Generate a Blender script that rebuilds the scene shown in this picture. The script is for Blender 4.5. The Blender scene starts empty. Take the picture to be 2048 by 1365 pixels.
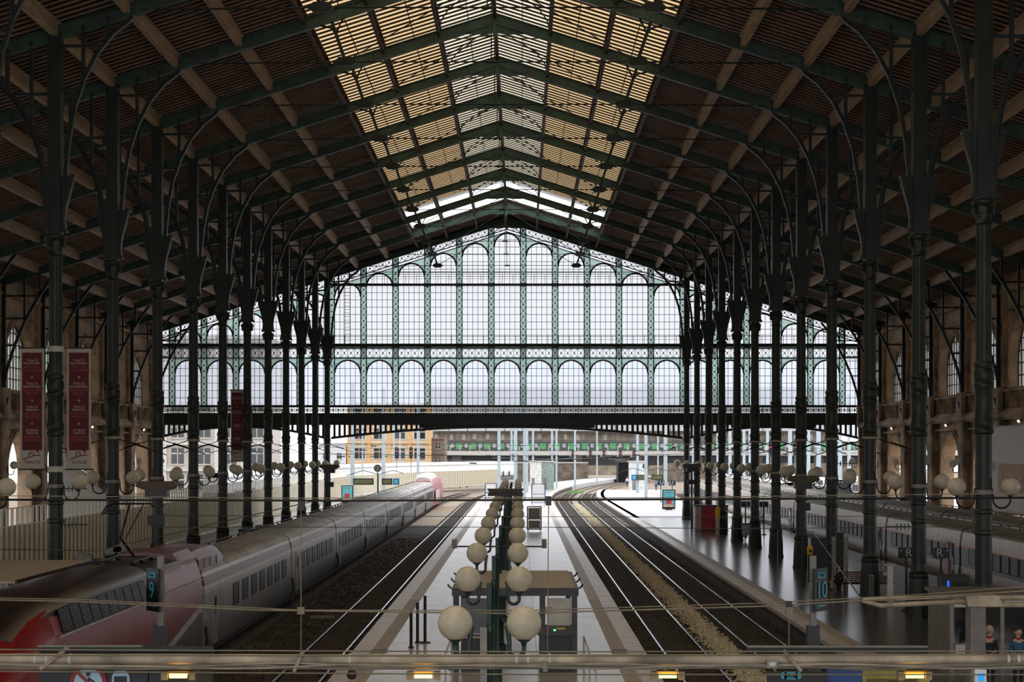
import bpy, bmesh, math, random
import numpy as np
from mathutils import Vector, Matrix
random.seed(7)
C = bpy.context.scene.collection
sc = bpy.context.scene
R = math.radians

# ---------------------------------------------------------------- camera, sky, exposure
F = 3460.0                       # focal length in pixels of the 2048 px frame
CAMZ = 6.95
cam_d = bpy.data.cameras.new('camera'); cam = bpy.data.objects.new('camera', cam_d); C.objects.link(cam)
cam.location = (0, 0, CAMZ); cam.rotation_euler = (R(90), 0, 0)
cam_d.sensor_width = 36; cam_d.sensor_fit = 'HORIZONTAL'; cam_d.lens = F / 2048 * 36
cam_d.shift_x = (1024 - 1042) / 2048; cam_d.shift_y = (900 - 682.5) / 2048
cam_d.clip_start = 0.5; cam_d.clip_end = 2000
sc.camera = cam
W = bpy.data.worlds.new('overcast_sky'); sc.world = W; W.use_nodes = True
wn = W.node_tree; bg = wn.nodes['Background']
tc = wn.nodes.new('ShaderNodeTexCoord'); sp = wn.nodes.new('ShaderNodeSeparateXYZ'); rp = wn.nodes.new('ShaderNodeValToRGB')
wn.links.new(tc.outputs['Generated'], sp.inputs[0]); wn.links.new(sp.outputs['Z'], rp.inputs[0]); wn.links.new(rp.outputs[0], bg.inputs['Color'])
rp.color_ramp.elements[0].position = 0.0; rp.color_ramp.elements[0].color = (.84, .86, .92, 1)
rp.color_ramp.elements[1].position = 0.8; rp.color_ramp.elements[1].color = (.96, .97, 1, 1)
bg.inputs['Strength'].default_value = 2.3
vs = sc.view_settings; vs.view_transform = 'Standard'; vs.look = 'None'; vs.gamma = 1; vs.use_curve_mapping = False
vs.exposure = 0.0
sc.cycles.max_bounces = 10; sc.cycles.diffuse_bounces = 5; sc.cycles.transmission_bounces = 6; sc.cycles.transparent_max_bounces = 16
sc.cycles.use_denoising = True; sc.cycles.sample_clamp_indirect = 4
sc.cycles.caustics_reflective = False; sc.cycles.caustics_refractive = False

# ---------------------------------------------------------------- the hall's measures
X0 = -1.4                                    # ridge line
def YK(k): return 61.7 + 10.05 * k           # truss and column planes
HN, HW = 17.9, 35.5                          # half nave, half hall
SL = .315
def RZ(r): return 29.85 - SL * abs(r)        # rafter axis
def SK(r): return RZ(r) + .62                # roof skin
GY = 173.5
def bend(y, c=.00062, y0=235): return c * max(0, y - y0) ** 2

# ---------------------------------------------------------------- materials
MATS = {}
def mat(name, col, rough=.6, metal=0, var=.25, scale=3, bump=0, spec=.5, emit=None, estr=0, stretch=(1, 1, 1), dirt=None, dscale=.6):
    if name in MATS: return MATS[name]
    m = bpy.data.materials.new(name); m.use_nodes = True; MATS[name] = m
    n, l = m.node_tree.nodes, m.node_tree.links; b = n['Principled BSDF']
    b.inputs['Roughness'].default_value = rough; b.inputs['Metallic'].default_value = metal
    b.inputs['Specular IOR Level'].default_value = spec
    t = n.new('ShaderNodeTexCoord'); mp = n.new('ShaderNodeMapping'); mp.inputs['Scale'].default_value = stretch
    nz = n.new('ShaderNodeTexNoise'); nz.inputs['Scale'].default_value = scale; nz.inputs['Detail'].default_value = 5
    l.new(t.outputs['Object'], mp.inputs[0]); l.new(mp.outputs[0], nz.inputs['Vector'])
    cr = n.new('ShaderNodeValToRGB'); cr.color_ramp.elements[0].position = .3; cr.color_ramp.elements[1].position = .7
    cr.color_ramp.elements[0].color = tuple(c * (1 - var) for c in col) + (1,)
    cr.color_ramp.elements[1].color = tuple(min(1, c * (1 + var)) for c in col) + (1,)
    l.new(nz.outputs['Fac'], cr.inputs[0]); out = cr.outputs[0]
    if dirt:
        n2 = n.new('ShaderNodeTexNoise'); n2.inputs['Scale'].default_value = dscale; n2.inputs['Detail'].default_value = 6
        l.new(mp.outputs[0], n2.inputs['Vector'])
        r2 = n.new('ShaderNodeValToRGB'); r2.color_ramp.elements[0].position = .45; r2.color_ramp.elements[1].position = .68
        l.new(n2.outputs['Fac'], r2.inputs[0])
        mx = n.new('ShaderNodeMix'); mx.data_type = 'RGBA'; l.new(r2.outputs[0], mx.inputs[0]); l.new(out, mx.inputs[6]); mx.inputs[7].default_value = tuple(dirt) + (1,)
        out = mx.outputs[2]
    l.new(out, b.inputs['Base Color'])
    if bump:
        bp = n.new('ShaderNodeBump'); bp.inputs['Strength'].default_value = bump; bp.inputs['Distance'].default_value = .03
        l.new(nz.outputs['Fac'], bp.inputs['Height']); l.new(bp.outputs[0], b.inputs['Normal'])
    if emit:
        b.inputs['Emission Color'].default_value = tuple(emit) + (1,); b.inputs['Emission Strength'].default_value = estr
    return m
def glassy(name, col, clear):
    """weathered glazing: part of the light goes straight through, the rest is scattered"""
    m = bpy.data.materials.new(name); m.use_nodes = True; MATS[name] = m
    n, l = m.node_tree.nodes, m.node_tree.links; n.remove(n['Principled BSDF'])
    o = n['Material Output']; tr = n.new('ShaderNodeBsdfTransparent'); tl = n.new('ShaderNodeBsdfTranslucent'); mx = n.new('ShaderNodeMixShader')
    nz = n.new('ShaderNodeTexNoise'); nz.inputs['Scale'].default_value = .12; nz.inputs['Detail'].default_value = 6
    t = n.new('ShaderNodeTexCoord'); l.new(t.outputs['Object'], nz.inputs['Vector'])
    cr = n.new('ShaderNodeValToRGB'); cr.color_ramp.elements[0].position = .3; cr.color_ramp.elements[1].position = .7
    cr.color_ramp.elements[0].color = tuple(c * .97 for c in col) + (1,); cr.color_ramp.elements[1].color = tuple(col) + (1,)
    l.new(nz.outputs['Fac'], cr.inputs[0])
    for s in (tr, tl): l.new(cr.outputs[0], s.inputs['Color'])
    mx.inputs[0].default_value = 1 - clear; l.new(tr.outputs[0], mx.inputs[1]); l.new(tl.outputs[0], mx.inputs[2]); l.new(mx.outputs[0], o.inputs[0])
    return m
def livery(name, bands, rough=.35, metal=.0, var=.2):
    """paint bands by height above the rail"""
    m = mat(name, (.5, .5, .5), rough, metal); n, l = m.node_tree.nodes, m.node_tree.links; b = n['Principled BSDF']
    t = n.new('ShaderNodeTexCoord'); s = n.new('ShaderNodeSeparateXYZ'); l.new(t.outputs['Object'], s.inputs[0])
    d = n.new('ShaderNodeMath'); d.operation = 'DIVIDE'; d.inputs[1].default_value = 5; l.new(s.outputs['Z'], d.inputs[0])
    r = n.new('ShaderNodeValToRGB'); r.color_ramp.interpolation = 'CONSTANT'; e = r.color_ramp.elements
    while len(e) > 1: e.remove(e[-1])
    e[0].position = 0; e[0].color = tuple(bands[0][1]) + (1,)
    for z, c in bands[1:]:
        q = e.new(z / 5); q.color = tuple(c) + (1,)
    l.new(d.outputs[0], r.inputs[0])
    mp = n.new('ShaderNodeMapping'); mp.inputs['Scale'].default_value = (1, .7, .25); l.new(t.outputs['Object'], mp.inputs[0])
    nz = n.new('ShaderNodeTexNoise'); nz.inputs['Scale'].default_value = 3; nz.inputs['Detail'].default_value = 6; l.new(mp.outputs[0], nz.inputs['Vector'])
    mr = n.new('ShaderNodeMapRange'); mr.inputs['From Min'].default_value = .3; mr.inputs['From Max'].default_value = .7
    mr.inputs['To Min'].default_value = 1 - var; mr.inputs['To Max'].default_value = 1 + var; l.new(nz.outputs['Fac'], mr.inputs[0])
    mx = n.new('ShaderNodeMix'); mx.data_type = 'RGBA'; mx.blend_type = 'MULTIPLY'; mx.inputs[0].default_value = 1
    l.new(r.outputs[0], mx.inputs[6]); l.new(mr.outputs[0], mx.inputs[7]); l.new(mx.outputs[2], b.inputs['Base Color'])
    return m

IRON = mat('dark_green_iron', (.014, .017, .014), .42, .2, .35, 2, spec=.4)
COLM = mat('column_iron', (.017, .023, .018), .42, .1, .4, 1.2, spec=.4)
RAFT = mat('green_rafter_iron', (.036, .080, .050), .5, .1, .35, 1.5, dirt=(.03, .035, .03))
RUST = mat('brown_lattice_iron', (.075, .045, .028), .6, 0, .3, 4)
ROD = mat('tie_rod_iron', (.03, .035, .03), .5, .3)
BOARD = mat('dark_roof_boards', (.022, .014, .011), .7, 0, .35, 2, stretch=(.3, 4, 1))
LITEDGE = mat('lit_board_edges', (.30, .19, .12), .5, 0, .3, 3)  # pale tone stands for light caught on the roof board edges
PURL = mat('timber_purlins', (.50, .38, .26), .55, 0, .3, 1.5, stretch=(4, .4, 4))
SLAT = mat('louvre_slats', (.035, .025, .018), .6)
STONE = mat('limestone', (.50, .35, .215), .75, 0, .25, .7, .3, dirt=(.13, .085, .05), dscale=.25)
STON2 = mat('limestone_mouldings', (.42, .29, .18), .75, 0, .3, 1.5, .3, dirt=(.10, .07, .045), dscale=.5)
CONC = mat('platform_concrete', (.50, .46, .43), .24, 0, .16, .9, .08, stretch=(1, .35, 1), dirt=(.40, .37, .345), dscale=.35, spec=.9)
COPE = mat('coping_stone', (.54, .48, .41), .36, 0, .25, 2.5, .2)
TACT = mat('tactile_paving', (.42, .36, .30), .5, 0, .25, 6, .3)
ASPH = mat('polished_asphalt', (.085, .085, .09), .2, 0, .3, 1.2, .06, stretch=(1, .4, 1), spec=.7)
PSIDE = mat('platform_side', (.10, .085, .07), .8, 0, .3, 1, .3)
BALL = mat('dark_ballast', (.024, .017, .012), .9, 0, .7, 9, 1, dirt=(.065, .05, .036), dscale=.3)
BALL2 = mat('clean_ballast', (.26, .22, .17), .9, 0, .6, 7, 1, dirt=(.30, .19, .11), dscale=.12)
GRAV = mat('light_gravel', (.58, .51, .36), .85, 0, .5, 12, .5)
STEEL = mat('polished_rail', (.62, .62, .64), .22, 1, .1, 2)
RAILS = mat('rail_web', (.05, .032, .022), .7)
SLEEP = mat('sleeper', (.065, .05, .038), .85, 0, .4, 3)
GLOBE = mat('dusty_globe', (.68, .62, .48), .35, 0, .12, 4, dirt=(.46, .42, .32), dscale=1.5)
GREENP = mat('green_lamp_paint', (.013, .038, .03), .35, .2)
BLACK = mat('black_metal', (.012, .012, .014), .4)
DARKG = mat('dark_grey_metal', (.045, .045, .05), .45)
GREY = mat('grey_metal', (.23, .22, .20), .45, .3)
PIPE = mat('weathered_pipe', (.42, .35, .255), .5, .1, .3, 3, dirt=(.12, .10, .075), dscale=1)
CABLE = mat('cable', (.16, .14, .11), .6)
WIRE = mat('wire', (.05, .045, .04), .5, .3)
WHITE = mat('white_paint', (.75, .75, .73), .5, 0, .08)
OFFW = mat('dull_white_panel', (.50, .48, .44), .5, 0, .1)
MAST = mat('pale_blue_mast', (.42, .50, .54), .5, .1, .1)
FENCE = mat('cream_fence', (.92, .88, .78), .6, 0, .15)
MESH = mat('fence_mesh', (.56, .49, .36), .8, 0, .2, 30)
RED = mat('red_paint', (.42, .02, .03), .4)
CRIM = mat('banner_crimson', (.10, .005, .012), .7, 0, .08)
BANW = mat('banner_cloth', (.42, .39, .34), .8, 0, .06)
TXTW = mat('pale_print', (.5, .46, .41), .7, 0, .02)
TXTR = mat('rose_print', (.34, .07, .09), .7, 0, .02)
TXTD = mat('dark_red_print', (.14, .01, .02), .7, 0, .02)
CYAN = mat('cyan_print', (.05, .42, .50), .5, 0, .03)
PALEB = mat('pale_blue_print', (.38, .56, .74), .5, 0, .03)
BLUE = mat('blue_paint', (.02, .07, .25), .45)
YELL = mat('yellow_paint', (.75, .48, .03), .45)
TEAL = mat('teal_poster', (.12, .46, .50), .5)
WOOD = mat('bench_wood', (.15, .055, .03), .45, 0, .3, 5)
ROOFW = mat('tan_sheet_roof', (.40, .335, .25), .6, 0, .2, 2)
SKINM = mat('skin', (.50, .30, .22), .6, 0, .05)
HAIR = mat('dark_hair', (.015, .011, .010), .5)
HAIRB = mat('grey_blond_hair', (.42, .33, .22), .6)
CLOTH_N = mat('navy_cloth', (.02, .05, .13), .8)
CLOTH_K = mat('black_cloth', (.012, .012, .016), .8)
CLOTH_W = mat('white_cloth', (.7, .7, .7), .8)
CLOTH_R = mat('red_scarf_cloth', (.28, .02, .03), .8)
GLR = mat('smoked_train_glass', (.02, .02, .024), .35, 0, .3, spec=.3)
GLD = mat('dark_glass', (.012, .014, .016), .08, 0, .1, spec=.8)
GLG = glassy('green_obscured_glass', (.52, .61, .575), .65)
GL_A = glassy('gable_glass_clear', (.72, .72, .725), .85)
GL_B = glassy('gable_glass_hazy', (.70, .705, .72), .75)
GL_C = glassy('gable_glass_milky', (.78, .80, .84), .5)
SKY_W = glassy('skylight_white', (.70, .66, .57), .15)
SKY_Y = glassy('skylight_yellow', (.66, .545, .385), .05)
LAMPY = mat('sodium_tube', (1, .7, .2), .5, emit=(1, .55, .10), estr=7)
LAMPW = mat('spot_lens', (1, .8, .5), .5, emit=(1, .75, .42), estr=8)
LEDG = mat('green_led', (.1, 1, .3), .5, emit=(.1, 1, .3), estr=3)
LEDR = mat('red_signal', (1, .1, .05), .5, emit=(1, .08, .04), estr=.5)

# ---------------------------------------------------------------- mesh helpers
class MB:
    def __init__(s): s.v = []; s.f = []; s.mi = []; s.cur = 0
    def add(s, vs, fs):
        o = len(s.v); s.v += [tuple(v) for v in vs]; s.f += [tuple(i + o for i in f) for f in fs]; s.mi += [s.cur] * len(fs); return s
    def box(s, c, d, rx=0, ry=0, rz=0):
        x, y, z = d[0] / 2, d[1] / 2, d[2] / 2
        vs = [Vector((a * x, b * y, e * z)) for a in (-1, 1) for b in (-1, 1) for e in (-1, 1)]
        if rx or ry or rz:
            M = Matrix.Rotation(rz, 3, 'Z') @ Matrix.Rotation(ry, 3, 'Y') @ Matrix.Rotation(rx, 3, 'X'); vs = [M @ v for v in vs]
        c = Vector(c)
        return s.add([v + c for v in vs], [(0, 1, 3, 2), (4, 6, 7, 5), (0, 4, 5, 1), (2, 3, 7, 6), (0, 2, 6, 4), (1, 5, 7, 3)])
    def b6(s, x0, x1, y0, y1, z0, z1): return s.box(((x0 + x1) / 2, (y0 + y1) / 2, (z0 + z1) / 2), (x1 - x0, y1 - y0, z1 - z0))
    def beam(s, p, q, w, h, up=(0, 0, 1)):
        p, q = Vector(p), Vector(q); d = (q - p).normalized(); u = Vector(up)
        if abs(d.dot(u)) > .98: u = Vector((0, 1, 0))
        a = d.cross(u).normalized() * w / 2; b = a.cross(d).normalized() * h / 2
        vs = [p - a - b, p + a - b, p + a + b, p - a + b, q - a - b, q + a - b, q + a + b, q - a + b]
        return s.add(vs, [(3, 2, 1, 0), (4, 5, 6, 7), (0, 1, 5, 4), (1, 2, 6, 5), (2, 3, 7, 6), (3, 0, 4, 7)])
    def poly(s, pts, w, h, up=(0, 1, 0)):
        for a, b in zip(pts[:-1], pts[1:]): s.beam(a, b, w, h, up)
        return s
    def tube(s, pts, r, n=6, cap=True):
        pts = [Vector(p) for p in pts]; rs = r if isinstance(r, (list, tuple)) else [r] * len(pts); vs = []; fs = []
        for i, p in enumerate(pts):
            d = (pts[min(i + 1, len(pts) - 1)] - pts[max(i - 1, 0)]).normalized()
            u = Vector((0, 0, 1)) if abs(d.z) < .9 else Vector((0, 1, 0))
            a = d.cross(u).normalized(); b = a.cross(d)
            vs += [p + (a * math.cos(2 * math.pi * j / n) + b * math.sin(2 * math.pi * j / n)) * rs[i] for j in range(n)]
        for i in range(len(pts) - 1):
            for j in range(n): fs.append((i * n + j, i * n + (j + 1) % n, (i + 1) * n + (j + 1) % n, (i + 1) * n + j))
        if cap: fs += [tuple(range(n))[::-1], tuple(range((len(pts) - 1) * n, len(pts) * n))]
        return s.add(vs, fs)
    def lathe(s, prof, c=(0, 0, 0), n=16, flute=0, nf=12):
        vs = []; fs = []; m = len(prof)
        for r, z in prof:
            for j in range(n):
                a = 2 * math.pi * j / n; q = r * (1 - flute * (j % 2)); vs.append((c[0] + q * math.cos(a), c[1] + q * math.sin(a), c[2] + z))
        for i in range(m - 1):
            for j in range(n): fs.append((i * n + j, i * n + (j + 1) % n, (i + 1) * n + (j + 1) % n, (i + 1) * n + j))
        fs += [tuple(range(n))[::-1], tuple(range((m - 1) * n, m * n))]
        return s.add(vs, fs)
    def ball(s, c, r, n=20, m=12, sz=1):
        prof = [(max(.001, r * math.sin(math.pi * i / m)), -r * sz * math.cos(math.pi * i / m)) for i in range(m + 1)]
        return s.lathe(prof, c, n)
    def prism(s, pts, d0, d1, axis='y'):
        """polygon in the x-z (axis y), y-z (axis x) or x-y (axis z) plane, extruded"""
        n = len(pts); P = {'y': lambda a, b, d: (a, d, b), 'x': lambda a, b, d: (d, a, b), 'z': lambda a, b, d: (a, b, d)}[axis]
        vs = [P(a, b, d0) for a, b in pts] + [P(a, b, d1) for a, b in pts]
        return s.add(vs, [tuple(range(n))[::-1], tuple(range(n, 2 * n))] + [(i, (i + 1) % n, n + (i + 1) % n, n + i) for i in range(n)])
    def loft(s, secs, cap=True):
        n = len(secs[0]); o = []; fs = []
        for q in secs: o += list(q)
        for i in range(len(secs) - 1):
            for j in range(n - 1): fs.append((i * n + j, i * n + j + 1, (i + 1) * n + j + 1, (i + 1) * n + j))
            fs.append((i * n + n - 1, i * n, (i + 1) * n, (i + 1) * n + n - 1))
        if cap: fs += [tuple(range(n))[::-1], tuple(range((len(secs) - 1) * n, len(secs) * n))]
        return s.add(o, fs)
    def mesh(s, name, mats, smooth=False):
        me = bpy.data.meshes.new(name); me.from_pydata(s.v, [], s.f)
        mats = mats if isinstance(mats, (list, tuple)) else [mats]
        for m in mats: me.materials.append(m)
        if len(mats) > 1: me.polygons.foreach_set('material_index', s.mi)
        bm = bmesh.new(); bm.from_mesh(me); bmesh.ops.recalc_face_normals(bm, faces=bm.faces); bm.to_mesh(me); bm.free()
        if smooth:
            me.polygons.foreach_set('use_smooth', [True] * len(me.polygons))
            try: me.set_sharp_from_angle(angle=R(40))
            except Exception: pass
        me.update(); return me
    def build(s, name, m, parent=None, kind=None, smooth=False, loc=None):
        return ob(name, s.mesh(name, m, smooth), parent, kind, loc)
def ob(name, me, parent=None, kind=None, loc=None, rz=0):
    o = bpy.data.objects.new(name, me); C.objects.link(o)
    if parent: o.parent = parent
    if kind: o['kind'] = kind
    if loc is not None: o.location = loc
    if rz: o.rotation_euler = (0, 0, rz)
    return o
def thing(name, label, cat, loc=(0, 0, 0), rz=0, group=None, kind=None):
    o = bpy.data.objects.new(name, None); C.objects.link(o); o.location = loc; o.rotation_euler = (0, 0, rz); o.empty_display_size = .2
    if label: o['label'] = label
    if cat: o['category'] = cat
    if group: o['group'] = group
    if kind: o['kind'] = kind
    return o
def struct(name, label=None): return thing(name, label, None, kind='structure')
def tag(o, label, cat, group=None):
    o['label'] = label; o['category'] = cat
    if group: o['group'] = group
    return o
def copy_tree(o, parent=None, loc=None, rz=None, label=None):
    c = o.copy(); C.objects.link(c); c.parent = parent
    if loc is not None: c.location = loc
    if rz is not None: c.rotation_euler = (0, 0, rz)
    if label: c['label'] = label
    for ch in o.children: copy_tree(ch, c)
    return c
def text(body, size, loc, m, parent, name='lettering', rz=0, align='CENTER', ry=0, sx=1):
    cu = bpy.data.curves.new(name, 'FONT'); cu.body = body; cu.size = size; cu.align_x = align; cu.align_y = 'CENTER'; cu.extrude = .004
    cu.materials.append(m); o = bpy.data.objects.new(name, cu); C.objects.link(o); o.parent = parent; o.location = loc
    o.rotation_euler = (R(90), ry, rz); o.scale = (sx, 1, 1); return o
def arc(cx, cz, r, a0, a1, n): return [(cx + r * math.cos(a0 + (a1 - a0) * i / n), cz + r * math.sin(a0 + (a1 - a0) * i / n)) for i in range(n + 1)]
ORD = 'first second third fourth fifth sixth seventh eighth ninth tenth eleventh twelfth thirteenth fourteenth fifteenth sixteenth'.split()
# ================================================================ ground, tracks, platforms
g = MB(); g.b6(-120, 160, -15, 620, -1.6, -.98); o = g.build('ground', BALL2, None, 'structure')
def strip(mb, xa, xb, z0, z1, ya, yb, c=.00062, step=6, y0=235):
    ys = [ya]
    while ys[-1] < yb - .01: ys.append(min(yb, ys[-1] + (40 if ys[-1] + 40 < y0 else step)))
    secs = []
    for y in ys:
        d = bend(y, c, y0); secs.append([(xa + d, y, z0), (xb + d, y, z0), (xb + d, y, z1), (xa + d, y, z1)])
    return mb.loft(secs)
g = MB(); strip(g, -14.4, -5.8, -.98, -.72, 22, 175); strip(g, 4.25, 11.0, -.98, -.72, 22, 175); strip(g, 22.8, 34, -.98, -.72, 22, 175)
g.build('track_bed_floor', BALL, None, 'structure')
g = MB(); strip(g, -14.4, -5.8, -.98, -.73, 175, 235); strip(g, 4.25, 11.0, -.98, -.73, 175, 430); strip(g, 22.8, 34, -.98, -.73, 175, 235); g.build('open_air_ballast_floor', BALL2, None, 'structure')

def track(xc, ya, yb, label, c=.00062):
    t = thing('railway_track', label, 'track', (xc, ya, -.72), group=None)
    for s in (-1, 1):
        x = xc + s * .7525
        rail = thing('rail', None, None, (0, 0, 0)); rail.parent = t
        w = MB(); strip(w, x - .07, x + .07, -.70, -.68, ya, yb, c); strip(w, x - .012, x + .012, -.68, -.59, ya, yb, c)
        w.v = [(a - xc, b - ya, e + .72) for a, b, e in w.v]; w.build('rail_web', RAILS, rail)
        w = MB(); strip(w, x - .036, x + .036, -.59, -.55, ya, yb, c); w.v = [(a - xc, b - ya, e + .72) for a, b, e in w.v]; w.build('rail_head', STEEL, rail)
    sl = MB(); y = ya + .2
    while y < min(yb, 300):
        sl.box((xc + bend(y, c) - xc, y - ya, .005), (2.5, .26, .05)); y += .62
    sl.build('sleepers', SLEEP, t, 'stuff')
    return t
track(-12.5, 24, 330, 'railway track under the crimson and grey train')
track(-7.27, 24, 330, 'single empty track between the crimson train and the central platform')
track(6.05, 24, 420, 'empty track beside the central platform, on its globe-lamp side facing the double track')
track(9.38, 24, 420, 'empty track along the dark polished platform with the bench')
track(24.7, 40, 330, 'track under the cream striped train beside the dark polished platform')
track(29.9, 40, 330, 'track under the second train by the stone wall')

def stones(name, n, xr, yr, z, r, m, label, cat, heap=None, seed=1):
    rg = np.random.RandomState(seed)
    x = rg.uniform(*xr, n); u = rg.uniform(0, 1, n); y = yr[0] * (yr[1] / yr[0]) ** u
    if heap:
        x = xr[0] + (xr[1] - xr[0]) * np.clip(rg.normal(.5, .22, n), 0, 1); zz = z + heap * np.exp(-((x - sum(xr) / 2) / (.32 * (xr[1] - xr[0]))) ** 2)
    else: zz = np.full(n, z)
    s = rg.uniform(.5, 1, (n, 3)) * r
    base = np.array([[1, 0, 0], [-1, 0, 0], [0, 1, 0], [0, -1, 0], [0, 0, 1], [0, 0, -1]], float)
    jit = rg.uniform(.7, 1.3, (n, 6, 1))
    V = base[None] * s[:, None, :] * jit + np.stack([x, y, zz], 1)[:, None, :]
    fi = np.array([[0, 2, 4], [2, 1, 4], [1, 3, 4], [3, 0, 4], [2, 0, 5], [1, 2, 5], [3, 1, 5], [0, 3, 5]])
    Fc = (fi[None] + (np.arange(n) * 6)[:, None, None]).reshape(-1, 3)
    me = bpy.data.meshes.new(name); me.from_pydata(V.reshape(-1, 3).tolist(), [], Fc.tolist()); me.materials.append(m)
    o = ob(name, me, None, 'stuff'); tag(o, label, cat); return o
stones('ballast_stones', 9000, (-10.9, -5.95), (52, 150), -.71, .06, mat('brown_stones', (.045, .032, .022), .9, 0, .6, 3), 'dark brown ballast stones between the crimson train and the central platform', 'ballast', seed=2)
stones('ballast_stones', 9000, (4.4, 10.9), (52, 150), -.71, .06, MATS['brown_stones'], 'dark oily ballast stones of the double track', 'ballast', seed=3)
g = MB(); strip(g, 7.25, 8.15, -.72, -.66, 50, 240); g.build('gravel_bank_floor', BALL2, None, 'structure')
stones('gravel', 9000, (7.0, 8.4), (48, 240), -.70, .075, GRAV, 'ridge of pale gravel between the two parallel tracks', 'gravel', .16, 4)
g = MB()
for x, y in ((-9.6, 62.5), (-9.0, 78.5), (-8.8, 100)): g.b6(x - .6, x + .6, y - .12, y + .12, -.70, -.62)
for i, (x, y) in enumerate(((-9.6, 62.5), (-9.0, 78.5))):
    tag(MB().b6(x - .55, x + .55, y - .13, y + .13, -.72, -.60).build('drain_cover', mat('pale_concrete', (.22, .2, .16), .8), None), 'flat concrete slab on the ballast beside the crimson train, the %s one' % ('nearer' if i == 0 else 'more distant'), 'slab')
# weeds by the curve
stones('weeds', 90, (8.5, 11), (306, 312), -.62, .3, mat('weed_green', (.13, .28, .04), .8), 'tuft of green weeds where the tracks curve', 'weeds', seed=5)

def platform(name, xa, xb, ya, yb, edges, top, c=.00062, ycut=115, y0=235, joints=5.0, cols=3):
    p = struct(name)
    b = MB(); strip(b, xa + .12, xb - .12, -.98, -.14, ya, yb, c, y0=y0); b.build('platform_side', PSIDE, p)
    xi0, xi1 = xa + (1.15 if 'l' in edges else 0), xb - (1.15 if 'r' in edges else 0)
    for e in edges:
        xo, sgn = (xa, 1) if e == 'l' else (xb, -1)
        # coping stones one by one near the camera, then the continuing edge
        s1 = MB().b6(-.325, .325, .012, .985, -.16, .012).mesh('coping_stone', COPE)
        y = ya
        while y < ycut: ob('coping_stone', s1, p, None, (xo + sgn * .325, y, random.uniform(-.004, .004))); y += 1.0
        q = MB(); strip(q, min(xo, xo + sgn * .65), max(xo, xo + sgn * .65), -.16, .012, y, yb, c, y0=y0); q.build('coping_edge', COPE, p)
        s2 = MB().b6(-.245, .245, .01, .99, -.12, .004)
        for i in range(8):
            for j in range(16): s2.b6(-.22 + i * .06, -.19 + i * .06, .03 + j * .06, .06 + j * .06, .004, .012)
        s2 = s2.mesh('tactile_slab', TACT); y = ya
        while y < 80: ob('tactile_slab', s2, p, None, (xo + sgn * .9, y, 0)); y += 1.0
        q = MB(); strip(q, min(xo + sgn * .655, xo + sgn * 1.145), max(xo + sgn * .655, xo + sgn * 1.145), -.12, .006, y, yb, c, y0=y0); q.build('tactile_strip', TACT, p)
    w = (xi1 - xi0) / cols; y = ya
    sl = MB().b6(-w / 2 + .006, w / 2 - .006, .008, joints - .008, -.14, 0).mesh('paving_slab', top)
    while y < min(yb, 160) - joints + .01:
        for i in range(cols): ob('paving_slab', sl, p, None, (xi0 + w * (i + .5), y, random.uniform(-.002, .002)))
        y += joints
    if y < yb:
        q = MB(); strip(q, xi0, xi1, -.14, 0, y, yb, c, y0=y0); q.build('paving', top, p)
    return p
platform('platform_center', -5.8, 4.27, 22, 330, 'lr', CONC)
platform('platform_right', 11.0, 22.8, 40, 300, 'l', ASPH, cols=2)
b = MB(); strip(b, 11.4, 22.8, -.1, .006, 176, 300); b.build('platform_right_open_floor', mat('pale_concrete_platform', (.5, .5, .5), .6, 0, .1), None, 'structure')
platform('platform_left', -25.9, -14.6, 40, 230, 'r', mat('left_concrete', (.26, .25, .235), .4, 0, .15), cols=2)
b = MB(); strip(b, -40, -26.1, -.6, 0, 20, 172); b.build('concourse_left_floor', mat('left_concrete', (.3, .3, .3)), None, 'structure')
b = MB(); b.b6(-5.8, 11, 5, 21.5, -.3, 0); b.build('concourse_floor', ASPH, None, 'structure')
# drain grates set in the tactile strip
for x, y in ((-4.9, 59.6), (3.4, 59.6), (12.2, 60.8)):
    t = thing('drain_grate', 'slotted metal drain grate in the edge paving of the %s' % ('central platform, train side' if x < -1 else 'central platform, double-track side' if x < 5 else 'dark polished platform'), 'grate', (x, y, .012))
    MB().b6(-.3, .3, -.35, .35, 0, .012).build('grate_frame', GREY, t)
    gm = MB().b6(-.26, .26, -.02, .02, .012, .02).mesh('bar', BLACK)
    for i in range(7): ob('bar', gm, t, None, (0, -.27 + i * .09, 0))

# ================================================================ columns
prof_ped = [(.50, 0), (.50, .12), (.47, .16), (.45, .9), (.39, 1.62), (.42, 1.66), (.43, 1.74), (.41, 1.80)]
prof_col = [(.36, 1.80), (.40, 1.88), (.34, 1.96), (.31, 2.2), (.30, 3.9), (.355, 3.95), (.355, 4.05), (.31, 4.1), (.31, 4.65), (.35, 4.7), (.35, 4.78), (.30, 4.84), (.295, 7.5)]
prof_drm = [(.295, 7.5), (.36, 7.56), (.36, 7.66), (.32, 7.72), (.37, 7.86), (.37, 8.0), (.315, 8.1), (.315, 9.1), (.36, 9.2), (.36, 9.3), (.32, 9.36), (.36, 9.5), (.36, 9.75), (.31, 9.85), (.35, 9.95), (.35, 10.02), (.29, 10.1)]
prof_upp = [(.285, 10.1), (.265, 15.0)]
prof_cap = [(.27, 14.95), (.32, 15.0), (.27, 15.08), (.29, 15.3), (.36, 15.55), (.34, 15.62), (.42, 15.72), (.42, 15.82), (.30, 15.88)]
M_ped = MB().lathe(prof_ped, n=8).mesh('pedestal', COLM)
M_col = MB().lathe(prof_col, n=24, flute=.05).mesh('shaft', COLM)
M_drm = MB().lathe(prof_drm, n=20).mesh('ornate_band', COLM, True)
q = MB().lathe(prof_upp, n=32, flute=.05); M_upp = q.mesh('upper_shaft', COLM)
q = MB().lathe(prof_cap, n=20)
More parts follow.
